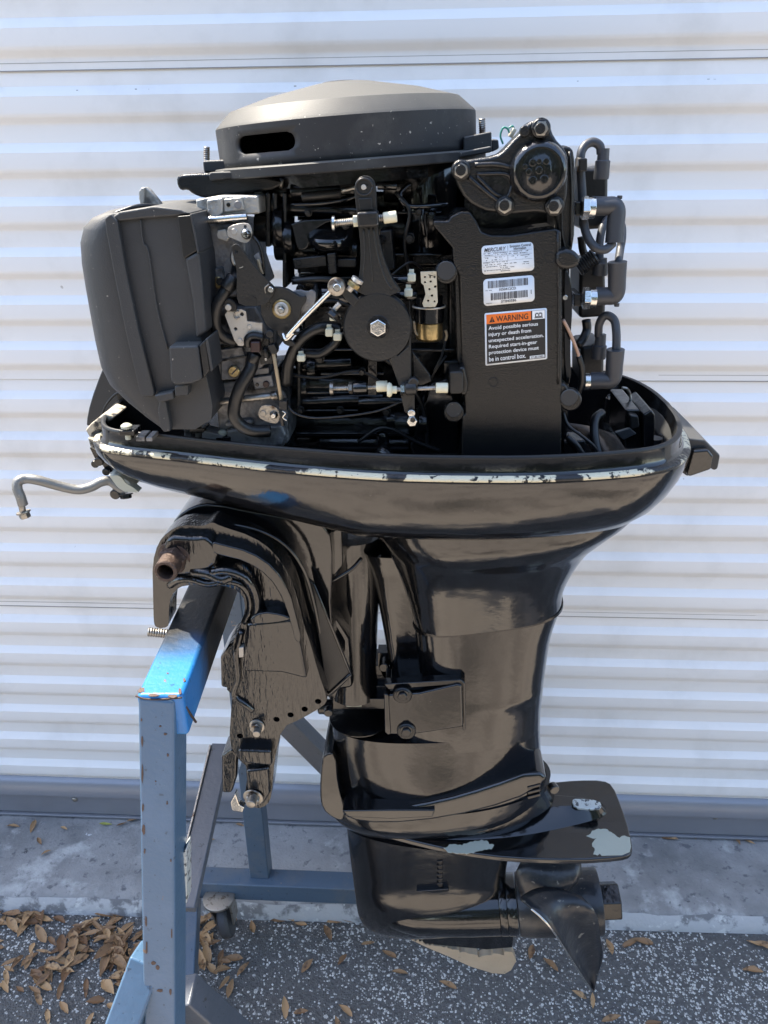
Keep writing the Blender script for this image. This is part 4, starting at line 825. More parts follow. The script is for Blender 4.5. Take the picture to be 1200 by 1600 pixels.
P_('bowl', M_carbd, merge(prism([(352, 672), (440, 664), (448, 680), (440, 698), (356, 700)], .742, .76), prism([(350, 660), (392, 655), (396, 664), (352, 670)], .744, .76)), .003, parent=cb3)
for i, pts in enumerate(([(372, 416, .745), (366, 440, .728), (352, 455, .722), (338, 480, .72), (336, 506, .722), (346, 524, .728), (368, 534, .735)], [(396, 552, .728), (392, 575, .722), (376, 604, .718), (367, 630, .718), (366, 650, .718), (377, 665, .72), (396, 673, .724), (422, 673, .73)])):
    P_('fuel_hose', M_rubk, T(pts, 10 if i else 9.5, n=8, seg=16), smooth=180)
P_('hose_sleeve', M_rubk, merge(rod((366, 432, .722), (352, 452, .718), 11)), .0008)
P_('hose_fitting', M_rubk, T([(372, 418, .732), (364, 405, .732), (368, 388, .735)], 5), smooth=180)
P_('fitting_shine', M_carb, T([(367, 414, .728), (363, 404, .727), (365, 392, .728)], 2.6), smooth=180)  # pale strip modelled as the highlight along the black fitting
tri = P_('throttle_plate', M_lever, prism([(361, 388), (364, 382), (370, 381), (376, 386), (398, 418), (426, 446), (430, 452), (422, 470), (410, 478), (374, 478), (369, 462), (370, 430), (368, 412)], .712, .7155, sm=1, holes=[(369, 393, 2.4)]), .0006)
P_('plate_notch', M_rubk, prism([(386, 466), (394, 462), (400, 466), (402, 478), (385, 478)], .7115, .7125), parent=tri)
P_('paint_nick', M_steel, prism([(374, 418), (380, 416), (380, 417.5), (374, 419.5)], .7117, .7122), parent=tri)
P_('ball_stud', M_steel, disc(423.5, 452, .712, 4.5, .003), parent=tri)
P_('stud_ring', M_dsteel, T([(420, 444, .711), (414, 450, .711), (415, 458, .711)], 1.2), parent=tri, smooth=180)
cam_ = P_('throttle_cam', M_lever, prism([(410, 462), (418, 450), (430, 448), (446, 450), (460, 458), (470, 464), (478, 462), (478, 472), (470, 482), (468, 500), (456, 516), (436, 518), (420, 512), (410, 498), (406, 480)], .716, .721, sm=1), .001)
P_('cam_slot', M_cast, prism([(417, 474), (420, 470), (422, 474), (420, 484), (417, 482)], .7155, .718), parent=cam_)
cr = P_('bearing_ring', M_brass, disc(440, 483, .716, 15, .002), parent=cam_)
P_('bearing_face', M_zinc, disc(440, 483, .714, 11, .002), parent=cr)
P_('lock_nut', M_steel, merge(hexp(440, 483, .712, 6.5, .005, washer=0), disc(440, 484, .708, 4, .004)), parent=cr)
P_('cam_arm', M_lever, prism([(434, 510), (456, 508), (462, 522), (452, 534), (440, 532), (432, 520)], .716, .722, sm=1), .001, parent=cam_)
lp = P_('lower_link_plate', M_zinc, prism([(351, 492), (355, 486), (377, 483), (384, 486), (386, 502), (410, 505), (410, 521), (398, 523), (392, 528), (386, 536), (379, 541), (372, 540), (366, 532)], .722, .725, holes=[(368, 514, 2.6), (378, 491, 3)]), .0004)
P_('pivot_ring', M_dsteel, T([(373, 486, .721), (368, 488, .721), (366, 493, .721), (369, 498, .721), (374, 496, .721)], 1.4), parent=lp, smooth=180)
for x, y in ((390, 511), (375, 532)): P_('rivet', M_zinc, disc(x, y, .722, 4, .001), parent=lp)
P_('roller_arm', M_cast, prism([(344, 474), (352, 466), (362, 468), (370, 478), (368, 488), (352, 486)], .719, .724, sm=1), .001)
P_('roller_pin', M_zinc, disc(357, 480, .719, 5, .002))
P_('elbow_fitting', M_rubk, merge(T([(388, 540, .722), (388, 530, .72), (396, 525, .72), (412, 528, .72)], 7), rod((400, 552, .722), (394, 566, .722), 9)), smooth=180)
P_('square_fitting', M_maroon, boxp(391, 534, 406, 551, .712, .72), .0015)
P_('primer_valve', M_cast, merge(boxp(408, 528, 420, 560, .722, .74), rod((414, 544, .72), (417, 560, .72), 5), prism([(404, 558), (424, 556), (426, 568), (408, 570)], .724, .75)), .0015)
P_('valve_tip', M_steel, disc(416, 561, .718, 2.2, .002))
vr = P_('vertical_link', M_tan, rod((427, 550, .712), (440, 628, .716), 3))
P_('link_socket', M_rubk, merge(prism([(418, 540), (428, 538), (433, 548), (432, 553), (424, 553)], .708, .72), disc(423, 520, .71, 6, .006), rod((423, 520, .714), (426, 542, .714), 3.5)), .0008, parent=vr)
P_('link_clip', M_rubk, merge(boxp(436, 627, 448, 640, .709, .72), rod((438, 640, .715), (442, 665, .715), 3)), .0008, parent=vr)
P_('clip_shine', M_steel, merge(T([(441, 642, .711), (446, 646, .71), (442, 652, .711), (448, 657, .711)], 1.1)), parent=vr, smooth=180)  # bright steel squiggle modelled as the glint on the black clip
P_('choke_rod', M_cast, T([(396, 370, .73), (404, 380, .728), (410, 400, .728), (412, 430, .73)], 2.5), smooth=180)
P_('coated_spring', M_tan, T([(403, 405, .727), (407, 420, .727), (410, 428, .728)], 2.6), smooth=180)
P_('small_lever', M_carbd, prism([(396, 400), (404, 394), (410, 412), (404, 416)], .727, .73), .0006)

# ---- throttle / spark lever ------------------------------------------------------
lev = P_('throttle_lever', M_lever, prism([(553, 296), (556, 283), (564, 275), (575, 275), (583, 281), (587, 294), (589, 345), (592, 375), (600, 405), (612, 435), (630, 462), (552, 462), (562, 430), (564, 390), (559, 345)], .700, .712, sm=1, holes=[(569, 292, 4.2)]), .0018)
P_('lever_ribs', M_lever, merge(T([(568, 358, .7), (570, 400, .7), (566, 440, .7), (562, 455, .7)], 1.6), T([(576, 356, .7), (579, 400, .7), (582, 440, .7)], 1.6), T([(583, 356, .7), (590, 400, .7), (602, 436, .7), (612, 452, .7)], 1.6)), parent=lev, smooth=180)
P_('eye_ring', M_rubk, T([(569+13*cos(a), 292+13*sin(a), .6995) for a in [k*pi/6 for k in range(13)]], 1.6, n=2), parent=lev, smooth=180)
P_('eye_pin', M_zinc, disc(569, 292, .705, 4, .006), parent=lev)
P_('clamp_block', M_lever, prism([(557, 332), (590, 330), (592, 354), (559, 356)], .692, .712), .002, parent=lev)
P_('neck_window', M_rubk, prism([(560, 310), (581, 309), (582, 328), (562, 329)], .698, .70), .0008, parent=lev)
def adj(pts_stud, r, nut, cap, head, parent=lev):
    a, b = U(*pts_stud[0]), U(*pts_stud[1]); s = P_('adjusting_screw', M_dsteel, stud(a, b, r*S(*pts_stud[0]), .0016), parent=parent); return s
s1 = adj(((524, 349, .70), (600, 340, .70)), 6, 0, 0, 0)
P_('screw_head', M_steel, lathe([(.0025, 0), (.0062, .0015), (.0064, .0035), (.002, .005)], U(526, 349, .70), (-1, 0, 0), 16), parent=lev)
P_('lock_nut', M_nylon, hexa(U(551, 345.5, .70), (1, 0, .03), .0048, .005, 0), parent=lev)
P_('cap', M_cream, rod((599, 341, .70), (620, 338, .70), 8.5, 16), .0005, parent=lev)
hub = P_('lever_disc', M_lever, merge(lathe([(.0310, 0), (.0315, .010), (.0300, .0125), (.012, .0132)], U(591, 508, .712), (0, -1, 0), 48)), parent=lev, smooth=30)
P_('disc_recess', M_deep, disc(591, 511, .6988, 18, .0006), parent=hub)
P_('hex_bolt', M_steel, hexp(591, 511, .6985, 14, .006, washer=0, rot=.5), .0006, parent=hub)
arm = P_('lever_arm', M_lever, prism([(606, 548), (622, 556), (639, 540), (640, 470), (642, 600), (650, 612), (634, 640), (630, 634), (618, 580)], .700, .712), .0015, parent=lev)
P_('arm_flank', M_lever, prism([(600, 545), (640, 505), (642, 520), (643, 600), (624, 606), (612, 572), (604, 556)], .702, .712), .0015, parent=lev)
P_('flank_plate', M_cast, prism([(644, 548), (672, 586), (674, 596), (660, 602), (646, 602)], .712, .718), .001, parent=lev)
P_('lower_clamp', M_lever, rod((633, 607, .698), (651, 606, .698), 11, 16), .001, parent=lev)
P_('clamp_cap', M_rubk, disc(646, 596, .70, 8, .006), parent=lev)
adj(((608, 609, .698), (684, 606, .698)), 4.2, 0, 0, 0)
P_('lock_nut', M_steel, hexa(U(625, 608, .698), (1, 0, .02), .0062, .005, 0), parent=lev)
P_('screw_button', M_cream, lathe([(.006, 0), (.007, .002), (.006, .004), (.0035, .005), (.0035, .009)], U(605, 609, .698), (1, 0, 0), 16), parent=lev)
P_('cap', M_cream, rod((681, 606, .698), (700, 606, .698), 8, 16), .0005, parent=lev)
s2 = adj(((519, 607, .715), (592, 605, .715)), 4.5, 0, 0, 0)
P_('screw_head', M_dsteel, lathe([(.006, 0), (.0062, .003), (.004, .0035)], U(521, 607, .715), (-1, 0, 0), 16), parent=lev)
P_('lock_nut', M_dsteel, hexa(U(544, 606, .715), (1, 0, .02), .0055, .0045, 0), parent=lev)
P_('screw_boss', M_gloss, rod((552, 606, .716), (574, 605, .716), 10, 16), .0006, parent=lev)
P_('cap', M_cream, rod((588, 604, .712), (606, 603, .712), 8.5, 16), .0005, parent=lev)
P_('lever_tail', M_lever, prism([(632, 612), (648, 616), (648, 640), (640, 648), (632, 644), (628, 622)], .703, .710), .001, parent=lev)
bj = P_('ball_nut', M_steel, merge(hexp(644, 655, .705, 9, .008, washer=0, rot=.1), disc(643, 643, .705, 6, .006)), .0004, parent=lev)
P_('nut_bore', M_deep, disc(645, 656, .6972, 4.2, .0006), parent=bj)
lr = P_('link_rod', M_steel, T([(449, 526, .706), (452, 522, .704), (480, 492, .700), (512, 460, .698), (524, 448, .698)], 4), smooth=180)
P_('rod_elbow', M_steel, T([(442, 521, .71), (446, 530, .706), (452, 527, .705), (458, 520, .703)], 3), parent=lr, smooth=180)
P_('ball_joint', M_dsteel, lathe([(.003, -.006), (.0075, -.004), (.0082, 0), (.0075, .004), (.004, .006)], U(526, 448, .697), (0, -1, 0), 20), parent=lr)
P_('joint_face', M_steel, disc(527, 449, .692, 6, .003), parent=lr)
P_('pivot_bracket', M_lever, prism([(534, 442), (545, 452), (561, 468), (553, 480), (541, 470), (533, 458)], .698, .712), .001)
P_('pivot_bolt', M_zinc, merge(rod((545, 454, .698), (558, 438, .698), 5), lathe([(.0055, 0), (.0055, .003)], U(557, 440, .698), (.5, 0, .8), 12)))
P_('pivot_nut', M_brass, hexa(U(550, 449, .697), (.5, 0, .75), .006, .005, 0))
P_('pivot_pin', M_zinc, rod((531, 474, .702), (519, 487, .702), 4))
P_('dark_nut', M_deep, hexa(U(524, 488, .705), (-.5, -.3, -.6), .0065, .006))
P_('cam_lobe', M_carbd, prism([(452, 458), (466, 452), (480, 456), (488, 452), (495, 460), (490, 480), (478, 500), (462, 512), (448, 500)], .724, .728, sm=1), .0008)
P_('link_guard', M_semi, prism([(437, 515), (446, 512), (450, 530), (462, 536), (458, 542), (446, 540), (438, 530)], .719, .724, sm=1), .0008)
P_('intake_pipe', M_gloss, rod((498, 462, .765), (560, 462, .765), 18, 24), smooth=50)
P_('pipe_flange', M_cast, rod((492, 462, .762), (500, 462, .762), 24, 24), .001)
P_('oil_line', M_rubk, T([(456, 440, .74), (500, 436, .742), (540, 440, .75)], 5), smooth=180)
# zip ties with their heads
for x, y, w, h in ((643, 434, 13, 13), (638, 458, 13, 13), (514, 520, 12, 13), (527, 527, 13, 12), (470, 560, 13, 11), (519, 498, 9, 8)):
    z = P_('zip_tie', M_nylon, boxp(x-w/2, y-h/2, x+w/2, y+h/2, .722, .728), .0014)
    P_('tie_band', M_nylon, merge(boxp(x-w*.3, y-h*1.0, x+w*.3, y-h/2, .726, .729)), .0004, parent=z)
P_('spiral_hose', M_rubk, T([(448, 600, .74), (452, 565, .735), (470, 530, .73), (500, 512, .732), (530, 514, .74)], 9), smooth=180)
P_('lower_hose', M_rubk, T([(475, 552, .74), (500, 553, .738), (520, 540, .735), (528, 528, .735)], 7), smooth=180)
P_('branch_tube', M_gloss, rod((610, 438, .745), (650, 438, .745), 8), smooth=60)
P_('branch_tube', M_gloss, rod((612, 462, .745), (652, 462, .745), 9), smooth=60)
P_('thin_cable', M_cast, T([(446, 628, .72), (460, 645, .717), (490, 653, .715), (540, 650, .714), (590, 642, .716), (626, 628, .72)], 2.0, n=10), smooth=180)
P_('short_wire', M_rubk, T([(697, 556, .75), (688, 568, .745), (680, 580, .745), (674, 592, .75)], 2), smooth=180)
P_('wire_boot', M_tan, T([(696, 516, .745), (698, 524, .745), (696, 532, .745)], 2.2), smooth=180)
P_('ground_wire', M_rubk, T([(696, 532, .745), (690, 556, .742), (678, 580, .742)], 1.8), smooth=180)
pc = P_('switch_bracket', M_perf, prism([(657, 425), (682, 424), (684, 472), (680, 480), (662, 480), (660, 474), (665, 460), (662, 446), (658, 442)], .725, .728, holes=[(664, 433, 1.6), (672, 433, 1.6), (679, 433, 1.6), (664, 441, 1.6), (673, 440, 1.8), (680, 448, 2), (671, 452, 1.8), (675, 462, 2), (669, 470, 1.8), (679, 471, 1.6)]), .0004)
P_('solenoid_wrap', M_gloss, lathe([(.0135, 0), (.0145, .001), (.0145, .016), (.0135, .017)], U(670, 503, .745), (0, 0, 1), 28))
P_('band', M_zinc, rings([[U(670, 478, .745)+V((cos(k*pi/14)*.0155, sin(k*pi/14)*.0155, dz)) for k in range(28)] for dz in (-.0008, .0008)], False, False), solid=.0008)
P_('solenoid_wrap', M_deep, lathe([(.013, 0), (.013, .014)], U(670, 486, .745), (0, 0, 1), 24))
P_('brass_cup', M_brass, lathe([(.010, -.0015), (.0125, 0), (.0130, .002), (.0125, .0155), (.011, .0165)], U(671, 529, .745), (0, 0, 1), 28), smooth=50)
P_('cup_stay', M_tan, T([(647, 502, .74), (650, 520, .74), (660, 528, .738)], 2), smooth=180)

# ---- ignition module box with its labels -------------------------------------------
EY = .725
ecu = P_('ignition_box', M_cast, prism([(677, 345), (700, 345), (705, 338), (720, 330), (735, 331), (744, 344), (753, 362), (768, 367), (800, 367), (845, 360), (868, 357), (877, 362), (878, 480), (878, 620), (877, 720), (722, 722), (722, 650), (727, 646), (725, 585), (722, 580), (718, 430), (708, 412), (707, 388), (676, 352)], EY, .79), .0045, seg=3)
P_('box_rib', M_cast, merge(T([(871, 362, EY-.001), (873, 480, EY-.001), (872, 600, EY-.001)], 1.6)), parent=ecu, smooth=180)
P_('left_edge', M_cast, prism([(710, 425), (718, 425), (725, 575), (720, 578), (714, 560)], EY+.006, .78), .002, parent=ecu)
for x, y, r in ((697, 423, 16), (709, 640, 14), (889, 621, 15)):
    b = P_('mount_rubber', M_cast, disc(x, y, EY+.012, r+2, .012), .0008, parent=ecu)
    P_('rubber_face', M_plas, disc(x, y, EY, r-1.5, .0015), parent=b)
P_('side_lug', M_cast, prism([(868, 392), (882, 388), (898, 392), (907, 402), (907, 412), (898, 420), (884, 422), (868, 418)], EY-.004, .76, sm=1), .004, parent=ecu, seg=3)
P_('lower_lug', M_cast, prism([(872, 598), (884, 600), (893, 612), (880, 640), (872, 630)], EY+.001, .76), .003, parent=ecu)
P_('stop_block', M_lever, prism([(702, 581), (720, 580), (724, 585), (724, 612), (720, 616), (703, 616)], .708, .74), .002, parent=ecu)
P_('block_seat', M_cast, prism([(716, 574), (726, 572), (732, 600), (730, 618), (720, 620)], .716, .74), .003, parent=ecu)
for x, y, r in ((859, 403, 8.5), (737, 424, 8), (771, 597, 7)):
    P_('cast_ring', M_cast, T([(x+r*cos(a), y+r*sin(a), EY-.0002) for a in [k*pi/6 for k in range(13)]], .7, n=2, seg=6), parent=ecu, smooth=180)
class Face:
    def __init__(s, tl, tr, br, bl, Y): s.q = [U(*p, Y) for p in (tl, tr, br, bl)]
    def at(s, u, v, lift=0):
        a = s.q[0].lerp(s.q[1], u); b = s.q[3].lerp(s.q[2], u); p = a.lerp(b, v); return V((p.x, p.y-lift, p.z))
    def rect(s, u0, v0, u1, v1, lift, rnd=0, n=5):
        W_ = (s.q[1]-s.q[0]).length; H_ = (s.q[3]-s.q[0]).length
        if rnd:
            pts = []
            for cu, cv, a0 in ((u1-rnd/W_, v0+rnd/H_, -pi/2), (u1-rnd/W_, v1-rnd/H_, 0), (u0+rnd/W_, v1-rnd/H_, pi/2), (u0+rnd/W_, v0+rnd/H_, pi)):
                for k in range(n): a = a0+k/(n-1)*pi/2; pts.append((cu+rnd/W_*cos(a), cv+rnd/H_*sin(a)))
        else: pts = [(u0, v0), (u1, v0), (u1, v1), (u0, v1)]
        return [s.at(u, v, lift) for u, v in pts], [list(range(len(pts)))]
    def text(s, txt, u0, v0, u1, v1, lift, shear=0, space=1):
        cu = bpy.data.curves.new('lettering', 'FONT'); cu.body = txt; cu.shear = shear; cu.space_character = space; cu.resolution_u = 3; cu.offset = .012 if shear == 0 else .01
        o = bpy.data.objects.new('lettering', cu); COL.objects.link(o)
        dg = bpy.context.evaluated_depsgraph_get(); me = bpy.data.meshes.new_from_object(o.evaluated_get(dg))
        vs = [v.co.copy() for v in me.vertices]; fs = [list(p.vertices) for p in me.polygons]
        bpy.data.objects.remove(o); bpy.data.meshes.remove(me)
        x0 = min(v.x for v in vs); x1 = max(v.x for v in vs); dn = -.2 if any(c in txt for c in 'gjpqy,') else 0; t = .73
        return [s.at(u0+(v.x-x0)/(x1-x0)*(u1-u0), v1-(v.y-dn)/(t-dn)*(v1-v0), lift) for v in vs], fs
EF = EY-.0004
F1 = Face((752, 384.5), (833, 377.5), (835, 422.5), (753.5, 429.5), EF)
l1 = P_('emission_label', M_white, F1.rect(0, 0, 1, 1, 0, .0035), parent=ecu, solid=.0003)
dash = []
rr = random.Random(4)
def lines(F, rows, lift=.0004, h=.022):
    out = []
    for (v, u0, u1, dens) in rows:
        u = u0
        while u < u1:
            w = rr.uniform(.010, .030)
            if rr.random() < dens: out.append(F.rect(u, v, min(u1, u+w), v+h*rr.uniform(.7, 1.1), lift))
            u += w+.007
    return out
P_('print', M_ink, merge(F1.text('MERCURY', .05, .075, .475, .215, .0004, shear=.3), F1.text('Emission Control', .55, .04, .95, .13, .0004), F1.text('Information', .62, .13, .86, .22, .0004), F1.rect(.505, .06, .51, .23, .0004),
    *lines(F1, [(.27, .04, .92, .8), (.33, .06, .88, .8), (.42, .06, .45, .6), (.42, .55, .92, .7), (.50, .08, .42, .5), (.49, .58, .94, .6), (.585, .03, .52, .85), (.66, .06, .70, .8), (.655, .80, .90, .9), (.73, .03, .46, .85), (.725, .78, .93, .9), (.79, .32, .62, .7), (.86, .04, .36, .9), (.85, .38, .54, .8), (.91, .36, .54, .8)]),
    F1.rect(.03, .245, .97, .25, .0003), F1.rect(.03, .385, .97, .39, .0003), F1.rect(.03, .565, .97, .57, .0003), F1.rect(.5, .39, .505, .56, .0003)), parent=l1)
F2 = Face((755, 436.5), (834.5, 429.5), (835.5, 470.5), (756, 478.5), EF)
l2 = P_('serial_label', M_white, F2.rect(0, 0, 1, 1, 0, .0035), parent=ecu, solid=.0003)
bars = []
for v0, v1, u0, u1 in ((.08, .35, .09, .88), (.54, .81, .14, .85)):
    u = u0
    while u < u1:
        w = rr.choice((.005, .005, .010, .016)); bars.append(F2.rect(u, v0, u+w, v1, .0004)); u += w+rr.choice((.005, .006, .010))
P_('print', M_ink, merge(*bars, F2.text('1050412CD', .31, .375, .64, .475, .0004), F2.text('0T840586', .34, .835, .64, .935, .0004), *lines(F2, [(.42, .04, .16, .9), (.90, .05, .16, .9)]), *[F2.rect(.925, .55+i*.028, .945, .565+i*.028, .0004) for i in range(6)]), parent=l2)
F3 = Face((757, 489.5), (854.5, 481), (855, 561), (758.5, 571.5), EF)
l3 = P_('warning_label', M_white, F3.rect(0, 0, 1, 1, 0, .0015), parent=ecu, solid=.0003, label='orange, black and white warning label')
P_('black_ground', M_lblk, merge(F3.rect(.028, .03, .972, .97, .0003, .0006)), parent=l3)
P_('orange_band', M_orange, F3.rect(.028, .03, .745, .205, .0005), parent=l3)
P_('white_box', M_white, F3.rect(.765, .035, .965, .195, .0005), parent=l3)
P_('warning_word', M_lblk, merge(F3.text('WARNING', .185, .065, .70, .175, .0007), ([F3.at(.075, .178, .0007), F3.at(.12, .068, .0007), F3.at(.165, .178, .0007)], [[0, 1, 2]])), parent=l3)
P_('warning_triangle', M_orange, merge(F3.rect(.116, .10, .124, .145, .0008), F3.rect(.116, .153, .124, .165, .0008)), parent=l3)
P_('book_symbol', M_lblk, merge(F3.rect(.81, .09, .865, .155, .0007), F3.rect(.869, .09, .925, .155, .0007), F3.rect(.80, .16, .935, .175, .0007), F3.rect(.82, .075, .86, .085, .0007), F3.rect(.875, .075, .915, .085, .0007)), parent=l3)
P_('book_pages', M_white, merge(F3.rect(.825, .10, .857, .14, .0008), F3.rect(.878, .10, .91, .14, .0008)), parent=l3)
tx = [('Avoid possible serious', .855), ('injury or death from', .745), ('unexpected acceleration.', .945), ('Required start-in-gear', .84), ('protection device must', .865), ('be in control box.', .655)]
P_('warning_text', M_white, merge(*[F3.text(s, .06, .245+i*.117, w, .245+i*.117+.092, .0006) for i, (s, w) in enumerate(tx)], F3.rect(.72, .90, .955, .955, .0006)), parent=l3)
P_('part_number', M_lblk, F3.text('37-861985', .735, .908, .94, .948, .0008), parent=l3)

# ---- round cover at the top right -----------------------------------------------------
gc_ = P_('round_cover', M_cast, prism([(707, 259), (717, 252), (735, 249), (776, 243), (788, 234), (800, 220), (815, 206), (826, 191), (843, 185), (858, 191), (866, 215), (884, 234), (889, 250), (886, 320), (876, 333), (861, 336), (839, 332), (815, 334), (793, 336), (780, 333), (756, 330), (728, 314), (711, 284)], .725, .76, sm=1), .0045, seg=3)
cdx = U(841, 268, .725); kk = S(841, 268, .725)
P_('dome', M_drip, lathe([(46*kk, -.004), (45*kk, .004), (41*kk, .009), (36*kk, .0115), (34*kk, .0115), (33*kk, .0095), (20*kk, .0095), (18*kk, .0105), (10*kk, .0105)], cdx, (0, -1, 0), 48), parent=gc_, smooth=60)
for x, y, r in ((832, 254, 6), (853, 252, 5), (826, 268, 5), (842, 266, 6), (832, 282, 7), (850, 280, 7), (842, 252, 4), (820, 260, 4)):
    P_('cast_mark', M_drip, disc(x, y, .7155, r, .002), .0008, parent=gc_)
P_('cover_ribs', M_cast, merge(T([(732, 276, .7245), (760, 300, .7235), (790, 322, .7245)], 3.5), T([(744, 272, .7245), (790, 272, .7235), (800, 285, .7245)], 3), T([(745, 275, .7245), (770, 300, .7235), (785, 308, .7245)], 3), T([(800, 290, .7245), (795, 305, .7235), (788, 312, .7245)], 3), T([(742, 258, .7245), (775, 257, .7235), (800, 262, .7245)], 4)), parent=gc_, smooth=180)
P_('cover_pocket', M_deep, prism([(750, 277), (785, 276), (796, 286), (792, 298), (782, 305)], .7242, .73, sm=1), parent=gc_)
for x, y in ((720, 266), (844, 201), (788, 321), (865, 322)):
    b = P_('bolt_boss', M_cast, disc(x, y, .728, 15.5, .006), .001, parent=gc_)
    P_('hex_bolt', M_cast, hexp(x, y, .722, 11, .007, rot=x), .0008, parent=b)
    P_('worn_hex_edge', M_dsteel, lathe([(11.3*S(x, y, .722), 0), (11.3*S(x, y, .722), .0007), (9*S(x, y, .722), .001)], U(x, y, .722)+V((0, -.0062, 0)), (0, -1, 0), 6, x), parent=b)
    P_('bolt_face', M_cast, disc(x, y, .7152, 8, .0008), parent=b)
P_('small_boss', M_cast, disc(819, 205, .725, 8, .006), .001, parent=gc_)
P_('wire_sheath', M_perf, rod((797, 214, .77), (804, 201, .77), 4))
P_('green_wire', M_green, merge(T([(786, 225, .765), (782, 212, .765), (786, 200, .765), (793, 201, .765), (796, 208, .765)], 1.5), T([(795, 200, .77), (801, 197, .77), (804, 204, .77)], 1.3)), smooth=180)
P_('gap_tab', M_white, boxp(697, 243, 710, 246.5, .80, .81))

# ---- ignition coils, leads and plugs on the right ----------------------------------------
for i, (pts) in enumerate(([(906, 262), (936, 262), (951, 258), (950, 350), (935, 358), (906, 360)], [(906, 416), (930, 405), (946, 402), (947, 470), (946, 495), (905, 498)], [(908, 542), (924, 541), (928, 538), (945, 537), (944, 585), (908, 602)])):
    c = P_('ignition_coil', M_rubk, prism(pts, .80, .86), .004)
def boot(a, b, c, r, name='plug_boot', Yb=None):
    o = P_(name, M_rub, merge(tube([U(*a), U(*a).lerp(U(*b), .55), U(*b).lerp(U(*a), .14), U(*b).lerp(U(*c), .14), U(*b).lerp(U(*c), .5), U(*c)], lambda t: r*S(*a)*(1.04-.06*sin(pi*t)), n=5, seg=24)), smooth=60); return o
boot((924, 322, .76), (964, 322, .76), (960, 379, .757), 14)
boot((931, 463, .76), (963, 462, .757), (965, 409, .755), 13.5)
boot((923, 595, .76), (958, 594, .757), (962, 546, .755), 13)
P_('boot_tip', M_rub, disc(968, 311, .76, 4, .003, (0, 0, 1)))
P_('boot_tip', M_rub, disc(964, 474, .757, 4, .003, (0, 0, -1)))
for a, b, r in (((939, 256, .775), (939, 222, .775), 0), ):
    pass
def tower(x, y0, y1, y2, r, Y):
    return P_('coil_tower', M_rub, merge(lathe([(r*1.35*S(x, y1, Y), 0), (r*1.42*S(x, y1, Y), .002), (r*1.35*S(x, y1, Y), (y2-y1)*S(x, y1, Y)), (r*1.1*S(x, y1, Y), (y2-y1)*S(x, y1, Y)+.001), (r*S(x, y1, Y), (y2-y0)*S(x, y1, Y))], U(x, y2, Y), (0, 0, 1), 24)), smooth=45)
tower(939, 236, 254, 280, 8.5, .775); tower(937, 404, 412, 430, 8.5, .775); tower(935, 522, 540, 560, 8, .775)
P_('ignition_lead', M_rub, T([(939, 240, .775), (937, 228, .775), (926, 222, .775), (913, 229, .773), (907, 247, .77), (909, 290, .768), (911, 330, .765), (915, 362, .758), (928, 385, .752), (945, 390, .752), (958, 380, .757)], 6.8, n=8, seg=16), smooth=180)
P_('ignition_lead', M_rub, T([(966, 412, .757), (969, 390, .775), (972, 370, .78), (970, 350, .79), (955, 340, .80), (943, 352, .79), (937, 378, .782), (937, 408, .776)], 6.2, n=8, seg=16), smooth=180)
P_('ignition_lead', M_rub, T([(935, 525, .775), (936, 508, .772), (942, 496, .77), (950, 493, .768), (960, 501, .765), (963, 520, .76), (963, 548, .757)], 6.5, n=8, seg=16), smooth=180)
for x, y in ((910, 325), (912, 466)):
    P_('spark_plug', M_steel, merge(hexa(U(x-3, y, .752), (1, 0, 0), .0105, .008, 0), lathe([(.009, 0), (.009, .007)], U(x+7, y, .752), (1, 0, 0), 20)), .0004)
P_('spark_plug', M_steel, lathe([(.0085, 0), (.0085, .005)], U(913, 596, .76), (1, 0, 0), 20))
P_('plug_seat', M_deep, merge(boxp(899, 315, 908, 337, .755, .79), boxp(897, 459, 908, 479, .755, .79)), .001)
cl = P_('lead_clip', M_rubk, merge(boxp(905, 247, 918, 268, .757, .78)), .0012); P_('clip_screw', M_dsteel, hexa(U(900, 257, .765), (1, 0, 0), .006, .005, 0), parent=cl)
P_('corrugated_sleeve', M_rubk, merge(*[lathe([(.0065, 0), (.0078, .0016), (.0065, .0032)], U(903+i*3.2, 421-i*2.6, .77), (.8, 0, .6), 14) for i in range(8)]))
P_('corrugated_sleeve', M_rubk, merge(T([(916, 500, .79), (917, 515, .79), (912, 528, .785), (903, 540, .78)], 7)), smooth=180)
P_('lower_cable', M_rubk, T([(908, 370, .80), (912, 395, .80), (925, 405, .80)], 6), smooth=180)
P_('tan_wire', M_pink, T([(880, 500, .735), (888, 515, .738), (896, 533, .74), (903, 552, .745), (905, 562, .747)], 2.6), smooth=180)
P_('wire_sleeve', M_rubk, T([(904, 556, .747), (909, 575, .748), (908, 600, .75), (900, 625, .755)], 4.5), smooth=180)
P_('water_jacket', M_gloss, prism([(880, 425), (886, 420), (893, 440), (895, 480), (891, 540), (893, 600), (882, 600)], .755, .80, sm=1), .003)
P_('jacket_bolt', M_steel, disc(882, 464, .745, 4, .004))
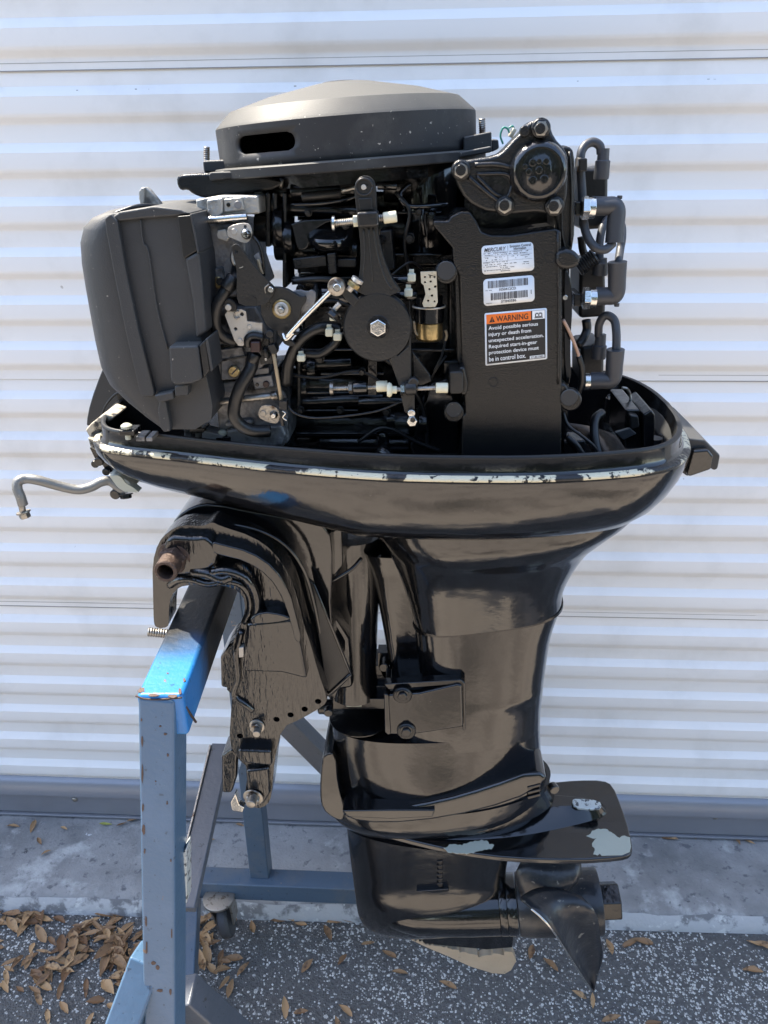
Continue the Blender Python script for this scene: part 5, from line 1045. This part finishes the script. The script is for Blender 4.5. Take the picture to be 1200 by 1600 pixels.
# inside the rear of the cowl
P_('battery_tray', M_deep, merge(prism([(978, 640), (1000, 640), (1004, 700), (976, 702)], .80, .88), prism([(1005, 648), (1018, 640), (1024, 648), (1022, 700), (1006, 702)], .79, .86)), .002)
P_('tray_flap', M_plas, prism([(961, 676), (984, 669), (995, 678), (974, 688)], .79, .795), .001)
P_('relay', M_rubk, prism([(984, 648), (998, 650), (1000, 668), (985, 672)], .79, .83), .002)
P_('cowl_stud', M_rubk, disc(958, 622, .90, 11, .03, (0, 0, -1)))
P_('cowl_stud', M_rubk, disc(1023, 684, .80, 12, .03, (0, 0, -1)))
P_('stud_rim', M_plas, merge(*[T([(x+r*cos(a), y+r*.38*sin(a), Y) for a in [k*pi/6-1.0 for k in range(11)]], 1.0, n=2, seg=6) for x, y, r, Y in ((961, 620, 12, .90), (1023, 683, 14, .80))]), smooth=180)
P_('loop_wire', M_dsteel, T([(972, 606, .84), (980, 608, .84), (985, 620, .838), (986, 645, .835)], 2.2), smooth=180)
P_('battery_hose', M_rubk, T([(941, 645, .80), (930, 655, .79), (929, 680, .78), (936, 716, .77)], 7), smooth=180)
P_('trim_cable', M_rubk, T([(880, 645, .75), (888, 665, .745), (910, 682, .742), (930, 700, .742), (936, 722, .745)], 2.5), smooth=180)
P_('trim_cable', M_rubk, T([(885, 682, .76), (900, 695, .757), (914, 716, .757)], 5), smooth=180)
P_('bracket_strip', M_cast, prism([(880, 690), (915, 688), (918, 720), (882, 722)], .76, .79), .002)
# bolts and clutter along the front of the cowl
for x, y, r, m in ((198, 665, 8, M_prim), (308, 661, 7, M_dsteel), (348, 675, 6.5, M_prim)):
    b = P_('panel_bolt', m, lathe([(.003, -.012), (.003, 0), (r*.0007, .0005), (r*.00072, .003), (r*.0004, .005)], U(x, y+4, .745), (0, 0, 1), 16))
    P_('bolt_seat', M_cast, boxp(x-12, y+8, x+12, y+16, .74, .76), .001, parent=b)
P_('panel_clip', M_carbd, boxp(212, 682, 226, 690, .72, .74), .001)
P_('panel_clip', M_carbd, boxp(228, 683, 238, 690, .72, .74), .001)
P_('drain_block', M_carbd, merge(prism([(286, 655), (298, 662), (300, 690), (288, 690)], .745, .78), prism([(315, 672), (348, 680), (350, 690), (315, 690)], .74, .76)), .0015)
P_('bent_wire', M_rubk, merge(T([(158, 655, .86), (164, 636, .86), (178, 618, .86), (190, 612, .86)], 1.8)), smooth=180)
P_('cable_loop', M_rubk, T([(185, 640, .87), (195, 628, .87), (205, 632, .87), (200, 642, .87)], 1.6), smooth=180)
P_('front_frame', M_cast, merge(prism([(178, 600), (260, 660), (330, 672), (330, 690), (190, 690)], .86, .93), boxp(300, 672, 460, 700, .80, .88)), .003)

# ================================================================== LEAVES
rl = random.Random(21)
lm = []
for v in range(6):
    L_, W_ = 1.0, rl.uniform(.30, .42); curl = rl.uniform(-.10, .22); tw = rl.uniform(-.5, .5); vs, fs = [], []
    n = 8
    for i in range(n+1):
        t = i/n; w = W_/2*max(.02, sin(pi*t**.85))**.8*(1+.12*rl.uniform(-1, 1)); x = (t-.5)*L_; bend = curl*(t-.5)**2*2
        for j, s in enumerate((-1, -.5, 0, .5, 1)):
            y = s*w; z = bend+abs(s)**1.6*w*.55+tw*s*w*(t-.5)*1.2
            vs.append((x, y, z))
    for i in range(n):
        for j in range(4): fs.append((i*5+j, i*5+j+1, (i+1)*5+j+1, (i+1)*5+j))
    me = bpy.data.meshes.new('fallen_leaf'); me.from_pydata(vs, [], fs); me.materials.append(M_leaf); me.shade_smooth()
    zz = min(v.co.z for v in me.vertices)
    for v_ in me.vertices: v_.co.z -= zz
    lm.append(me)
lmg = lm[0].copy(); lmg.materials.clear(); lmg.materials.append(M_leafg)
def leaf(px, py, z, size, group, label, yaw=None, tilt=.22, mesh=None):
    p = UZ(px, py, z); o = bpy.data.objects.new('fallen_leaf', mesh or rl.choice(lm)); COL.objects.link(o)
    o.location = (p.x, p.y, z+.0015); o.rotation_euler = (rl.uniform(-tilt, tilt)+(pi if rl.random() < .0 else 0), rl.uniform(-tilt, tilt), rl.uniform(0, 2*pi) if yaw is None else yaw); o.scale = (size, size*rl.uniform(.8, 1.15), size)
    o['label'] = label; o['category'] = 'leaf'; o['group'] = group; return o
G1 = ('leaf heap left of the post', 'dry tan leaf in the heap on the asphalt left of the blue post')
G2 = ('leaves between post and caster', 'dry tan leaf on the asphalt just right of the blue post')
G3 = ('leaves scattered over the open asphalt', 'dry brown leaf lying scattered on the speckled asphalt right of the caster')
G4 = ('leaves against the foot of the roller door', 'brown leaf packed against the door foot at the right')
G5 = ('leaves along the kerb at the right', 'tan leaf lying in the gutter line of the concrete apron at the right')
G6 = ('leaves on the apron at the left', 'brown leaf on the concrete apron left of the blue post')
G7 = ('loose leaves in front of the left heap', 'single tan leaf on the asphalt at the bottom left')
def heap(n, cx, cy, sx, sy, G, lay=.006, smin=.028, smax=.053):
    for i in range(n):
        x, y = rl.gauss(cx, sx), rl.gauss(cy, sy); y = max(1412, y)
        d = math.exp(-((x-cx)/sx)**2*.5-((y-cy)/sy)**2*.5)
        leaf(x, y, rl.uniform(0, lay)*(.3+1.7*d)+.001, rl.uniform(smin, smax), *G, tilt=.27)
heap(52, 165, 1465, 42, 24, G1); heap(34, 195, 1500, 22, 28, G1); heap(22, 25, 1425, 25, 14, G1); heap(26, 40, 1515, 34, 22, G1); heap(14, 110, 1490, 40, 22, G1)
heap(20, 315, 1455, 18, 28, G2); heap(10, 330, 1500, 22, 22, G2)
for x, y in ((60, 1560), (95, 1548), (150, 1565), (135, 1545), (175, 1575), (75, 1590), (140, 1598), (100, 1575), (190, 1540)): leaf(x, y, .001, rl.uniform(.03, .042), *G7)
for x, y, a in ((380, 1515, 1), (345, 1495, 1.4), (410, 1410, .2), (435, 1440, .3), (450, 1435, 2.4), (480, 1510, 1.1), (445, 1575, 1.7), (470, 1582, .1), (512, 1458, 1.9), (525, 1440, .3), (540, 1438, 2.9), (575, 1475, .2), (608, 1492, 2.6), (535, 1500, 1.2), (625, 1520, 0), (700, 1540, 2.6), (540, 1580, 2.5), (528, 1600, 2.2), (830, 1488, 1.3), (860, 1508, 2.3), (905, 1555, 2.6), (952, 1480, 1.8), (985, 1474, .4), (1005, 1472, 2.9), (1178, 1475, 2.5), (1195, 1478, 2.7), (926, 1564, 1.5), (1175, 1518, 3.0), (955, 1592, .2), (1020, 1600, .1), (345, 1505, 1.5), (360, 1545, 1.5), (455, 1425, .6), (470, 1445, 2.8), (395, 1450, 2)):
    leaf(x, y, .001, rl.uniform(.028, .042), *G3, yaw=a+rl.uniform(-.2, .2))
for i in range(30): leaf(rl.uniform(1040, 1205), rl.gauss(1304, 5), SLAB+.001, rl.uniform(.022, .034), *G4, yaw=rl.gauss(0, .5))
for x, y in ((995, 1449), (1028, 1447), (1058, 1449), (1105, 1446), (1125, 1448), (1150, 1447), (1172, 1447), (1035, 1452)): leaf(x, y, .002, .03, *G5, yaw=rl.gauss(0, .25))
for x, y, s in ((20, 1292, .030), (52, 1292, .034), (100, 1295, .022), (62, 1315, .024), (72, 1333, .022), (8, 1270, .022), (190, 1289, .024), (208, 1282, .028), (375, 1290, .024), (330, 1313, .018), (180, 1275, .02)): leaf(x, y, SLAB+.002, s, *G6, yaw=rl.gauss(0, .5))
leaf(165, 1289, SLAB+.002, .030, 'greenish leaf', 'yellow green leaf on the concrete apron left of the blue post', yaw=.1, mesh=lmg)['group'] = 'greenish leaf on the apron'

ORD = 'first second third fourth fifth sixth seventh eighth ninth tenth eleventh twelfth thirteenth fourteenth fifteenth sixteenth seventeenth eighteenth nineteenth twentieth'.split()
TENS = {20: 'twenty', 30: 'thirty'}
def ordw(i): return ORD[i-1] if i <= 20 else ('thirtieth' if i == 30 else TENS[i//10*10]+'-'+ORD[i % 10-1])
for G, tail in ((G3, 'from the left among the dry leaves scattered over the open asphalt'), (G4, 'from the left among the brown leaves packed against the door foot'), (G5, 'from the left in the line of leaves along the kerb at the right'), (G6, 'from the left among the brown leaves on the apron left of the post'), (G7, 'from the left among the loose tan leaves at the bottom left')):
    L_ = sorted([o for o in COL.objects if o.get('group') == G[0]], key=lambda o: o.location.x/(o.location.y+.3))
    for i, o in enumerate(L_): o['label'] = ordw(i+1)+' leaf '+tail
